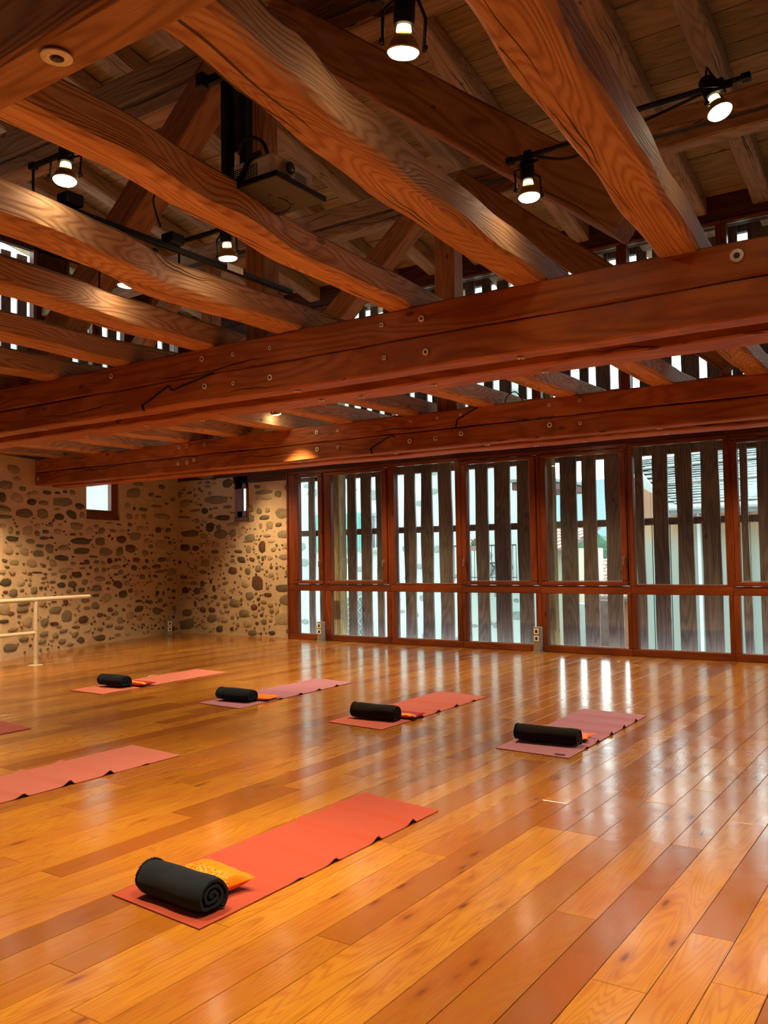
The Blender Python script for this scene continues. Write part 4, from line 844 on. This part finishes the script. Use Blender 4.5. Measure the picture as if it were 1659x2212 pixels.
# ================================================================ LAMPS
def lamp(p, bar, label, aim=(0, 0, -1), light=True, power=1.0, cone=70, legs=(0,)):
    """reflector lamp hanging in a yoke from a bar across the joists; p is the middle of its glowing face"""
    p = Vector(p); aim = Vector(aim).normalized()
    t = empty('spot_lamp', p, label, 'lamp', 'hanging reflector spot lamps')
    q = (-aim).to_track_quat('Z', 'Y').to_matrix().to_4x4()
    def L(mbx, n, m, par=t, sm_=True): mbx.V = [q @ v for v in mbx.V]; return mbx.build(n, m, par, sm_)
    bulb = L(MB().lathe([(.001, -.001), (.030, -.002), (.048, .003), (.053, .010)], n=28), 'bulb_face', M_GLOW)
    L(MB().lathe([(.053, .010), (.056, .014), (.054, .022), (.042, .048), (.028, .066), (.022, .070)], n=28), 'reflector', M_GOLD)
    L(MB().lathe([(.022, .068), (.026, .078), (.024, .094), (.018, .098)], n=18), 'bulb_neck', M_GLOW2)
    sk = L(MB().lathe([(.018, .095), (.033, .098), (.036, .11), (.036, .19), (.030, .2), (.010, .205)], n=20), 'socket', M_BLACK)
    b0, b1 = Vector(bar[0]), Vector(bar[1]); top = Vector((p.x, p.y, (b0.z + b1.z) / 2)); wp = top - p
    yk = MB(); s = .075
    for sg in (1, -1):
        yk.tube([wp + Vector((0, 0, -.02)), wp * .85 + Vector((s * sg * .7, 0, 0)), q @ Vector((s * sg, 0, .13)), q @ Vector((s * sg * .95, 0, .02))], .006, 6)
        yk.cyl(q @ Vector((s * sg * .96, 0, .035)), q @ Vector((s * sg * 1.1, 0, .035)), .011, n=10)
    yk.build('yoke', M_BLACK, t, True)
    MB().tube([q @ Vector((0, 0, .2)), q @ Vector((.01, .03, .24)), wp + Vector((.02, .02, -.03))], .005, 6).build('flex', M_RUBBER, t, True)
    br = MB(); br.tube([b0 - p, b1 - p], .014, 8); 
    for k_, e in enumerate((b0, b1)):
        br.bbox(e.x - p.x - .02, e.x - p.x + .02, e.y - p.y - .018, e.y - p.y + .018, e.z - p.z - .016, e.z - p.z + .016, .004)
        if k_ in legs: br.bbox(e.x - p.x - .006, e.x - p.x + .006, e.y - p.y - .006, e.y - p.y + .006, 3.178 - p.z, e.z - p.z, .003)
    br.bbox(wp.x - .02, wp.x + .02, wp.y - .02, wp.y + .02, wp.z - .03, wp.z + .025, .004)
    br.build('cross_bar', M_BLACK, t, False)
    if light:
        ld = bpy.data.lights.new('spot_light', 'SPOT'); ld.energy = LAMP_W * power; ld.color = LAMP_COL; ld.spot_size = R(cone); ld.spot_blend = .7; ld.shadow_soft_size = .045
        lo = bpy.data.objects.new('spot_light', ld); C.objects.link(lo); lo.parent = t
        mm = q.copy(); mm.translation = aim * .02; lo.matrix_local = mm
    return t
lamp((-1.5, 2.41, 3.11), ((-1.60, 2.41, 3.34), (-1.02, 2.41, 3.34)), 'lit spot lamp hanging at top centre between the two biggest joists', (-.12, .1, -1), legs=(1,))
lamp((-1.75, 3.98, 3.21), ((-1.85, 3.98, 3.43), (-1.24, 3.98, 3.43)), 'lit spot lamp hanging left of the big joist at right', (.08, -.05, -1), legs=(1,))
lamp((-.83, 3.98, 3.37), ((-1.27, 3.98, 3.50), (-.72, 3.98, 3.50)), 'lit spot lamp furthest right, tilted towards the right', (.35, -.15, -1))
lamp((-3.42, 2.50, 3.20), ((-3.66, 2.50, 3.34), (-2.95, 2.50, 3.34)), 'lit spot lamp at upper left hanging beside the projector joist', (.05, -.1, -1))
lamp((-3.46, 3.62, 3.15), ((-3.86, 3.62, 3.34), (-3.05, 3.62, 3.34)), 'lit spot lamp at left of centre in front of the square post', (0, .1, -1))
lamp((-4.36, 3.64, 3.165), ((-4.62, 3.64, 3.34), (-4.1, 3.64, 3.34)), 'small lit spot lamp lowest at left, just above a joist', (-.1, 0, -1))
lamp((-6.67, 7.77, 3.10), ((-6.95, 7.77, 3.30), (-6.1, 7.77, 3.30)), 'tiny lit spot lamp glimpsed between the middle and far tie beams', (0, .3, -1), power=.8)
# unseen extra lamps, added to brighten floor, stone walls and beam undersides
for i, (x, y, ax, ay) in enumerate(((-8.6, 3.7, -.5, .1), (-6.1, 2.4, -.2, .1), (-10.2, 6.6, -.35, .3), (-2.4, .1, 0, .1), (-5.1, .1, 0, .1), (-1.2, -1.5, 0, 0), (-1.3, 6.6, 0, .1), (-3.8, 6.6, 0, .1), (-6.55, 6.6, -.1, .1), (-9.2, 6.6, -.1, .2), (-2.0, 10.3, 0, .1), (-4.8, 10.3, 0, .1), (-7.4, 10.3, 0, .1), (-10.15, 10.3, -.2, .3))):
    lamp((x, y, 3.16), ((x - .35, y, 3.34), (x + .35, y, 3.34)), 'added unseen spot lamp, ' + ('out of the frame above the left edge of the floor', 'between the seventh and eighth joists', 'near the stone wall above the barre', 'just behind the camera', 'behind the camera to the left', 'furthest behind the camera', 'first from the right hidden behind the middle tie beam', 'second from the right hidden behind the middle tie beam', 'third from the right hidden behind the middle tie beam', 'fourth from the right hidden behind the middle tie beam', 'first from the right hidden behind the far tie beam', 'second from the right hidden behind the far tie beam', 'third from the right hidden behind the far tie beam', 'nearest the stone corner behind the far tie beam')[i], (ax, ay, -1), power=(.9, .9, 1.0, .9, .95, .25)[i] if i < 6 else (.9 if i < 10 else .8), cone=85 if i < 6 else 120)
trk = empty('lamp_track', (-3.7, 3, 3.19), 'black lamp track lying along the top of the rough joist at left', 'lamp track')
wb(MB().bbox(-3.70, -3.665, 1.4, 4.45, 3.19, 3.22, .004), 'rail', M_BLACK, trk)
for y in (2.72, 3.40): wb(MB().bbox(-3.72, -3.63, y - .05, y + .05, 3.22, 3.28, .006), 'clamp', M_BLACK, trk)
wb(MB().bbox(-3.66, -3.655, 3.82, 3.96, 3.19, 3.23, .002), 'white_sticker', M_WHITEP, trk)
cb = MB(); pts = [Vector((-3.72, 3.35, 3.32)), Vector((-3.72, 3.30, 3.47)), Vector((-3.62, 3.33, 3.53)), Vector((-3.48, 3.42, 3.46)), Vector((-3.40, 3.55, 3.37)), Vector((-3.38, 3.62, 3.35))]
def smooth_pts(P, n=8):
    out = []
    for i in range(len(P) - 1):
        p0, p1, p2, p3 = P[max(i - 1, 0)], P[i], P[i + 1], P[min(i + 2, len(P) - 1)]
        for k in range(n):
            t = k / n; out.append(.5 * ((2 * p1) + (p2 - p0) * t + (2 * p0 - 5 * p1 + 4 * p2 - p3) * t * t + (3 * p1 - p0 - 3 * p2 + p3) * t ** 3))
    return out + [P[-1]]
o = wb(cb.tube(smooth_pts(pts), .006, 6), 'lamp_cable', M_RUBBER, None, True); tag(o, 'thin black cable looping up from the lamp track at left', 'cable')
o = wb(MB().tube(smooth_pts([Vector((-1.5, 2.44, 3.36)), Vector((-1.38, 2.42, 3.31)), Vector((-1.22, 2.38, 3.29)), Vector((-1.12, 2.36, 3.33)), Vector((-1.0, 2.3, 3.33))]), .006, 6), 'lamp_cable', M_RUBBER, None, True); tag(o, 'thin cable sagging from the top centre lamp to the right-hand joist', 'cable')
o = wb(MB().tube(smooth_pts([Vector((-1.75, 4.0, 3.44)), Vector((-1.55, 4.02, 3.38)), Vector((-1.35, 4.02, 3.43)), Vector((-1.1, 4.0, 3.46)), Vector((-.83, 4.02, 3.52))]), .007, 6), 'lamp_cable', M_RUBBER, None, True); tag(o, 'black cable strung across the big joist between the two right-hand lamps', 'cable')
o = wb(MB().tube(smooth_pts([Vector((-4.02, 8.36, 3.012)), Vector((-3.97, 8.34, 3.10)), Vector((-3.86, 8.30, 3.12)), Vector((-3.76, 8.26, 3.012))]), .006, 6), 'lamp_cable', M_RUBBER, None, True); tag(o, 'small black cable loop standing on top of the far tie beam', 'cable')

# ================================================================ PROJECTOR
pr = empty('projector', (-2.64, 3.06, 3.15), 'white projector with a round lens sitting on the hanging shelf', 'projector')
wb(MB().bbox(-2.76, -2.51, 2.915, 3.215, 3.148, 3.262, .016), 'body', M_WHITEP, pr)
ln = wb(MB().cyl((-2.512, 3.005, 3.205), (-2.497, 3.005, 3.205), .040, .038, n=28).cyl((-2.50, 3.005, 3.205), (-2.487, 3.005, 3.205), .036, .034, n=28), 'lens_ring', plain('beige_lens_ring', (.55, .48, .36), .4), pr, True)
wb(MB().cyl((-2.489, 3.005, 3.205), (-2.478, 3.005, 3.205), .028, .027, n=24), 'lens_barrel', M_BLACK, ln, True)
wb(MB().lathe([(.020, 0), (.017, .004), (.010, .007), (.001, .008)], n=20, T=Matrix.Rotation(R(90), 4, 'Y'), o=(-2.480, 3.005, 3.205)), 'lens_glass', plain('lens_glass', (.08, .09, .08), .05), ln, True)
vm = MB()
for i in range(9):
    for j in range(7): vm.box(-2.745 + i * .0165, -2.733 + i * .0165, 2.9135, 2.9155, 3.165 + j * .0095, 3.1705 + j * .0095)
tag(wb(vm, 'vent_slots', M_DARKHOLE, pr), kind='stuff'); vm = MB()
for i in range(14):
    for j in range(5): vm.box(-2.511, -2.5085, 3.07 + i * .006, 3.073 + i * .006, 3.175 + j * .010, 3.179 + j * .010)
tag(wb(vm, 'vent_slots', M_DARKHOLE, pr), kind='stuff')
mt = empty('projector_mount', (-2.86, 3.0, 3.12), 'black column and grey shelf hanging from the roof to carry the projector', 'projector mount')
wb(MB().bbox(-2.83, -2.46, 2.88, 3.235, 3.118, 3.126, .003), 'shelf', M_PLATE, mt)
wb(MB().bbox(-2.83, -2.455, 2.874, 2.882, 3.118, 3.145, .002).bbox(-2.462, -2.455, 2.874, 3.235, 3.118, 3.145, .002).box(-2.80, -2.6, 2.95, 3.2, 3.126, 3.149), 'shelf_lip', M_BLACK, mt)
arc = MB(); P = []
for k in range(24):
    a = R(185 - k * 9); P.append((-2.70 + .105 * math.cos(a), 3.10 + .105 * math.sin(a), 3.1165))
wb(arc.tube(P, .0022, 5), 'arc_slot', M_DARKHOLE, mt)
for (x, y) in ((-2.72, 3.08), (-2.70, 3.14), (-2.62, 3.02), (-2.60, 3.16), (-2.77, 3.04), (-2.57, 3.08)): wb(MB().cyl((x, y, 3.1185), (x, y, 3.116), .006, n=10), 'screw', M_BLACK, mt)
wb(MB().bbox(-2.865, -2.815, 2.95, 3.0, 3.13, 5.3, .006), 'column', M_BLACK, mt); wb(MB().bbox(-2.775, -2.735, 2.98, 3.04, 3.27, 5.3, .006), 'column', M_BLACK, mt)
wb(MB().bbox(-2.82, -2.77, 2.985, 2.995, 3.36, 5.3, .002), 'column_web', M_PLATE, mt)
wb(MB().bbox(-2.93, -2.79, 2.90, 3.12, 3.118, 3.17, .01).bbox(-2.95, -2.87, 2.93, 3.06, 3.13, 3.25, .02), 'elbow', M_BLACK, mt)
wb(MB().bbox(-2.96, -2.70, 2.93, 2.96, 3.70, 3.75, .006).bbox(-2.98, -2.93, 2.90, 2.95, 3.69, 3.76, .006), 'cross_bracket', M_BLACK, mt)
wb(MB().bbox(-3.1, -2.75, 2.85, 3.08, 5.3, 5.36, .006).cyl((-2.93, 2.97, 5.3), (-2.93, 2.97, roofz(2.97) - .02), .03, n=12), 'hanger', M_BLACK, mt)
o = wb(MB().tube(smooth_pts([Vector((-2.76, 2.97, 3.33)), Vector((-2.72, 2.95, 3.37)), Vector((-2.66, 2.94, 3.372)), Vector((-2.59, 2.94, 3.33)), Vector((-2.56, 2.945, 3.255))]), .009, 8), 'projector_cable', M_RUBBER, None, True); tag(o, 'thick black cable arching from the column onto the projector top', 'cable')
o = wb(MB().tube(smooth_pts([Vector((-2.91, 2.94, 3.25)), Vector((-2.96, 2.90, 3.26)), Vector((-2.99, 2.89, 3.18)), Vector((-2.94, 2.9, 3.10)), Vector((-2.87, 2.92, 3.105)), Vector((-2.84, 2.95, 3.12))]), .004, 6), 'projector_cable', M_RUBBER, None, True); tag(o, 'thin cable hanging in a loop left of the projector shelf', 'cable')
o = wb(MB().tube(smooth_pts([Vector((-2.58, 2.91, 3.268)), Vector((-2.64, 2.905, 3.25)), Vector((-2.69, 2.902, 3.18)), Vector((-2.75, 2.90, 3.15))]), .013, 6), 'projector_strap', M_RUBBER, None, True); tag(o, 'flat black strap over the corner of the projector', 'strap')

# ================================================================ BARRE
ba = empty('ballet_barre', (-10.77, 7.41, 0), 'cream ballet barre with two rails on a post in front of the stone wall', 'barre')
wb(MB().cyl((-10.77, 4.4, .905), (-10.77, 8.30, .905), .030, n=20), 'upper_rail', M_PIPE, ba, True)
wb(MB().cyl((-10.77, 8.295, .905), (-10.77, 8.312, .905), .026, .02, n=20), 'end_cap', W_BARRE, ba, True)
wb(MB().cyl((-10.77, 4.4, .445), (-10.77, 7.40, .445), .026, n=20), 'lower_rail', M_PIPE, ba, True)
for y in (7.41, 4.9):
    wb(MB().cyl((-10.77, y, .008), (-10.77, y, .88), .029, n=20), 'post', M_PIPE, ba, True)
    wb(MB().lathe([(.10, 0), (.10, .006), (.06, .010), (.031, .012)], o=(-10.77, y, 0), n=28), 'floor_flange', M_PIPE, ba, True)

# ================================================================ SOCKET POSTS
def socket_post(x, y, label, h=.33, rz=0):
    t = empty('socket_post', (x, y, 0), label, 'socket post', 'metal socket posts', rz=rz)
    MB().bbox(-.055, .055, -.045, .045, .012, h, .006).build('column', M_GALV, t); MB().bbox(-.075, .075, -.06, .06, 0, .012, .004).build('foot_plate', M_GALV, t)
    for z in (h - .065, h - .165):
        p_ = MB().bbox(-.042, .034, -.052, -.044, z - .040, z + .040, .003).build('socket', M_WHITEP, t)
        MB().bbox(-.022, .014, -.0535, -.0515, z - .022, z + .022, .001).build('insert', M_DARKHOLE, p_)
socket_post(-9.15, 11.74, 'small grey metal post with two sockets between the first and second windows')
socket_post(-5.20, 11.74, 'small grey metal post with two sockets between the fourth and fifth windows', .37)
socket_post(-12.49, 11.40, 'small grey metal post with two sockets by the stone corner', .29, R(-82) if 0 else R(80))

# ================================================================ YOGA MATS
def yoga_mat(corners, creases, col, label, amp=.015):
    """corners: near-left, near-right, far-right, far-left (x, y); creases: fractions of the length where a fold stands up"""
    nl, nr, fr, fl = [Vector((a, b, 0)) for a, b in corners]; L_ = ((fl - nl).length + (fr - nr).length) / 2
    nu, nv = 10, 150; V = []; top = []
    def hh(s, r):
        z = 0
        for (c, k) in creases:
            d = (s - c) * L_; z = max(z, amp * k * (.55 + .45 * r) * math.exp(-(d / (.020 if d > 0 else .042)) ** 2))
        return z + .0012 * (1 + noise.noise(Vector((s * 6, r * 3, col[0] * 9))))
    for k in range(nv + 1):
        s = k / nv; a = nl.lerp(fl, s); b = nr.lerp(fr, s)
        for j in range(nu + 1): p = a.lerp(b, j / nu); z = hh(s, j / nu); V.append(Vector((p.x, p.y, z + .0052)))
    n0 = len(V)
    for v in V[:n0]: pass
    V += [Vector((v.x, v.y, max(v.z - .0045, .0004))) for v in V[:n0]]
    F = []; W_ = nu + 1
    for k in range(nv):
        for j in range(nu):
            a = k * W_ + j; F.append((a, a + 1, a + W_ + 1, a + W_)); F.append((n0 + a, n0 + a + W_, n0 + a + W_ + 1, n0 + a + 1))
    for k in range(nv):
        a = k * W_; F.append((a, a + W_, n0 + a + W_, n0 + a)); a += nu; F.append((a + W_, a, n0 + a, n0 + a + W_))
    for j in range(nu): F.append((j + 1, j, n0 + j, n0 + j + 1)); a = nv * W_ + j; F.append((a, a + 1, n0 + a + 1, n0 + a))
    m = fabric('mat_foam_%d' % int(sum(col) * 1000), col, .12, .72, 260, .25)
    o = wb(MB().add(V, F), 'yoga_mat', m, None, True, ang=60); return tag(o, label, 'yoga mat')
yoga_mat([(-3.128, 2.527), (-2.548, 2.474), (-2.534, 4.30), (-3.112, 4.40)], [(.335, .5), (.48, 1.1), (.675, 1.5), (.855, 1.6)], (.32, .052, .034), 'coral red yoga mat nearest the camera, under the big charcoal roll')
m5 = yoga_mat([(-5.455, 2.72), (-4.865, 2.70), (-4.856, 4.541), (-5.455, 4.60)], [(.10, .8), (.31, 1.4), (.49, 1.9), (.66, 1.6), (.83, .4)], (.42, .13, .13), 'pink yoga mat cut by the left edge, with nothing standing on its visible end')
yoga_mat([(-7.36, 2.78), (-6.775, 2.76), (-6.774, 4.624), (-7.343, 4.692)], [(.3, 1), (.6, 1)], (.38, .09, .11), 'dusky pink yoga mat showing only its corner at the far left edge')
yoga_mat([(-8.34, 6.17), (-7.77, 6.15), (-7.80, 8.08), (-8.375, 8.12)], [(.35, .4), (.55, .5), (.75, .5)], (.58, .18, .15), 'salmon pink yoga mat in the far row, nearest the barre', .006)
yoga_mat([(-6.42, 6.25), (-5.84, 6.21), (-5.865, 8.10), (-6.44, 8.16)], [(.33, .8), (.5, 1), (.67, 1), (.84, 1)], (.34, .15, .26), 'mauve yoga mat in the far row, second from the left')
yoga_mat([(-4.683, 6.09), (-4.085, 6.03), (-4.072, 7.90), (-4.668, 7.99)], [(.34, 1.1), (.5, 1.3), (.68, 1.3), (.86, .8)], (.48, .12, .11), 'pinkish red yoga mat in the far row, third from the left')
m4 = yoga_mat([(-2.969, 5.882), (-2.38, 5.84), (-2.391, 7.66), (-2.99, 7.73)], [(.20, .8), (.33, 1.3), (.5, 1.6), (.67, 1.7), (.84, 1.7)], (.37, .17, .29), 'lilac pink yoga mat furthest right, with a small dark emblem on its near corner')
M_MARK = plain('dark_print', (.06, .02, .05), .6)
P = [(-2.47 + .038 * math.copysign(abs(math.cos(R(a))) ** .6, math.cos(R(a))), 5.90 + .016 * math.copysign(abs(math.sin(R(a))) ** .6, math.sin(R(a))), .0085) for a in range(0, 361, 20)]
emb = MB().tube(P, .0022, 5).bbox(-2.495, -2.445, 5.897, 5.902, .0065, .0085, .0008)
wb(emb, 'emblem', M_MARK, m4)

# ================================================================ ROLLED BLANKETS
def blanket_roll(c, L_, ry, rz_, rot, mat, label, turns=3.2, sd=0, frn=True):
    """blanket rolled round the local x axis; the spiral shows on the +x end, the fringe hangs on the -x end"""
    t = empty('rolled_blanket', c, label, 'blanket', 'rolled blankets at the ends of the mats', rz=rot)
    n = int(turns * 26); th = .9 * ry / turns * 1.12; P = []
    for k in range(n + 1):
        s = k / n; a = (1 - s) * turns * 2 * math.pi + R(-62); r = (.10 + .90 * s)
        P.append((a, r))
    def sec(x, off):
        out = []
        for k_, (a, r) in enumerate(P):
            lay = (1 - k_ / n) * turns; lay = math.floor(lay) + max(0, min(1, (lay % 1 - .8) / .2))
            wv = 1 + .07 * noise.noise(Vector((math.cos(a) * 1.5, math.sin(a) * 1.5, x * 5 + sd)))
            cs = math.cos(a); cs = math.copysign(abs(cs) ** (.5 if math.sin(a) < 0 else .85), cs); y = cs * (r * ry - off) * wv; z = math.sin(a) * (r * rz_ - off) * wv
            sag = -.10 * abs(y) / ry * rz_ * (1 if z > 0 else 0)
            out.append((x, y + .004 * math.sin(x * 23 + sd), max(z + sag, -rz_ * .90 + off * .8 + min(lay * th * .80, rz_ * .9))))
        return out
    nx = 18; V = []; m_ = len(P)
    for i in range(nx + 1):
        x = -L_ / 2 + L_ * i / nx; e = min(i, nx - i); pin = .006 if e == 0 else (.0015 if e == 1 else 0)
        V += sec(x, pin); V += sec(x, th * .80 - pin)
    V = [Vector(v) + Vector((0, 0, rz_ * .90)) for v in V]; F = []; W_ = 2 * m_
    for i in range(nx):
        for k in range(m_ - 1):
            a = i * W_ + k; F.append((a, a + 1, a + W_ + 1, a + W_)); b = a + m_; F.append((b + 1, b, b + W_, b + W_ + 1))
        for k, d in ((0, 0), (m_ - 1, 1)):
            a = i * W_ + k; q = (a, a + W_, a + W_ + m_, a + m_); F.append(q if not d else q[::-1])
    for k in range(m_ - 1):
        a = k; F.append((a + 1, a, a + m_, a + m_ + 1)); a = nx * W_ + k; F.append((a, a + 1, a + m_ + 1, a + m_))
    MB().add(V, F).build('blanket', mat, t, True, ang=65)
    if frn:
        fr = MB(); random.seed(sd)
        k = n - 27
        for k in range(n - 27, n):
            for hf in (0, .5):
                a0, r0 = P[k]; a1, r1 = P[min(k + 1, n)]; a = a0 + (a1 - a0) * hf; r = r0 + (r1 - r0) * hf
                y, z = math.cos(a) * (r * ry - .004), max(math.sin(a) * (r * rz_ - .004), -rz_ * .88) + rz_ * .90
                p = Vector((-L_ / 2 + .006, y, z)); fr.cyl(p, p + Vector((-.007 - random.random() * .004, math.cos(a) * .003, math.sin(a) * .003)), .0050, .0038, n=5)
        fr.build('fringe', mat, t, True)
    return t
blanket_roll((-2.80, 2.612, .0078), .40, .092, .080, R(-4), M_FLEECE, 'big charcoal rolled blanket on the coral mat nearest the camera', 3.2, 3)
blanket_roll((-2.69, 6.20, .0078), .49, .085, .074, R(3), M_FLEECE_B, 'long black rolled blanket on the lilac mat furthest right', 2.6, 7)
blanket_roll((-4.375, 6.37, .0078), .44, .085, .076, R(3), M_FLEECE_B, 'black rolled blanket with a serrated fringe on the pinkish red mat', 3.2, 11)
blanket_roll((-6.15, 6.50, .0078), .40, .10, .073, R(5), M_FLEECE, 'charcoal rolled blanket on the mauve mat', 2.6, 15)
blanket_roll((-8.075, 6.56, .0078), .37, .105, .078, R(5), M_FLEECE, 'slate grey rolled blanket on the salmon mat nearest the barre', 2.4, 19)

# ================================================================ CUSHIONS
def cushion(c, a, b, hgt, rot, mat, label, tilt=(0, 0), band=None, sd=0, puck=1.0):
    t = empty('eye_cushion', c, label, 'cushion', 'small cushions beside the rolled blankets', rz=rot)
    n = 22
    def surf(u, v, s, lift=0):
        e = (1 - abs(u) ** 3.2) * (1 - abs(v) ** 3.2); z = hgt * (max(e, 0) ** .55) * (1 + .10 * noise.noise(Vector((u * 2, v * 2, sd)))) + .010 * math.sin(u * 14 + sd) * (1 - e) * .6
        pin = 1 - .10 * (1 - abs(v)) * (abs(u) ** 4) ; pin2 = 1 - .10 * (1 - abs(u)) * (abs(v) ** 4)
        x, y = u * a * pin * (1 + .10 * puck * abs(v * u) ** 3), v * b * pin2 * (1 + .10 * puck * abs(v * u) ** 3)
        z0 = hgt * .55 + .012 * (abs(u * v) ** 2) * puck
        return Vector((x, y, z0 + (z * .75 + lift if s > 0 else -z * .50) + tilt[0] * x + tilt[1] * y))
    V = []
    for s in (1, -1):
        for i in range(n + 1):
            for j in range(n + 1): V.append(surf(-1 + 2 * i / n, -1 + 2 * j / n, s))
    F = []; N1 = (n + 1) ** 2
    for i in range(n):
        for j in range(n):
            q = i * (n + 1) + j; f = (q, q + n + 1, q + n + 2, q + 1); F.append(f); F.append(tuple(N1 + k for k in f[::-1]))
    zmin = min(v.z for v in V); V = [v - Vector((0, 0, zmin)) for v in V]
    MB().add(V, F).build('cover', mat, t, True, ang=85)
    if band:
        for (v0, v1, bm_, nm) in band:
            V = []; k1, k2 = 22, 5
            for i in range(k1 + 1):
                for j in range(k2 + 1):
                    u, v = -1 + 2 * i / k1, v0 + (v1 - v0) * j / k2; V.append(surf(u, v, 1, .0022) - Vector((0, 0, zmin)))
            F = []
            for i in range(k1):
                for j in range(k2): q = i * (k2 + 1) + j; F.append((q, q + k2 + 1, q + k2 + 2, q + 1))
            nb_ = len(V); V += [v - Vector((0, 0, .002)) for v in V]; F += [tuple(nb_ + k for k in f[::-1]) for f in F[:]]
            MB().add(V, F).build(nm, bm_, t, True, ang=85)
    return t
M_SATIN = fabric('orange_satin', (.95, .21, .005), .1, .38, 200, .1)
M_SATIN2 = fabric('deep_red_satin', (.42, .012, .012), .1, .4, 200, .1)
def brocade():
    m, N, L, P = newmat('gold_brocade'); tc = N.new('ShaderNodeTexCoord'); v = N.new('ShaderNodeTexVoronoi'); v.inputs['Scale'].default_value = 95; L.new(tc.outputs['Object'], v.inputs['Vector'])
    c = ramp(N, [(.15, (.95, .62, .10)), (.5, (.90, .30, .02)), (.8, (.70, .13, .01))]); L.new(v.outputs['Distance'], c.inputs[0]); L.new(c.outputs['Color'], P.inputs['Base Color'])
    P.inputs['Metallic'].default_value = .35; P.inputs['Roughness'].default_value = .32; bump(N, L, v.outputs['Distance'], .6, .004, P); return m
M_BROC = brocade(); M_YEL = fabric('yellow_orange_satin', (.95, .38, .03), .1, .4, 200, .1)
cushion((-2.82, 2.80, .0078), .165, .10, .074, R(-6), M_SATIN, 'orange satin cushion with a gold brocade band on the coral mat', (0, .0), [(-.72, -.10, M_BROC, 'brocade_band')], 2)
cushion((-6.0, 6.70, .0078), .15, .10, .036, R(5), M_SATIN, 'orange satin cushion tucked behind the blanket on the mauve mat', (0, 0), None, 5)
cushion((-4.21, 6.58, .0078), .15, .10, .036, R(3), M_SATIN2, 'dark red satin cushion tucked behind the blanket on the pinkish red mat', (0, 0), [(-.9, -.5, M_YEL, 'pale_band')], 8)
cushion((-7.91, 6.77, .0078), .15, .10, .036, R(5), M_SATIN2, 'red cushion with a yellow stripe on the salmon mat nearest the barre', (0, 0), [(-.75, -.2, M_YEL, 'yellow_band')], 12)
cushion((-2.60, 6.44, .0078), .15, .10, .036, R(3), M_SATIN, 'orange red cushion nearly hidden behind the long black blanket', (0, 0), None, 14)
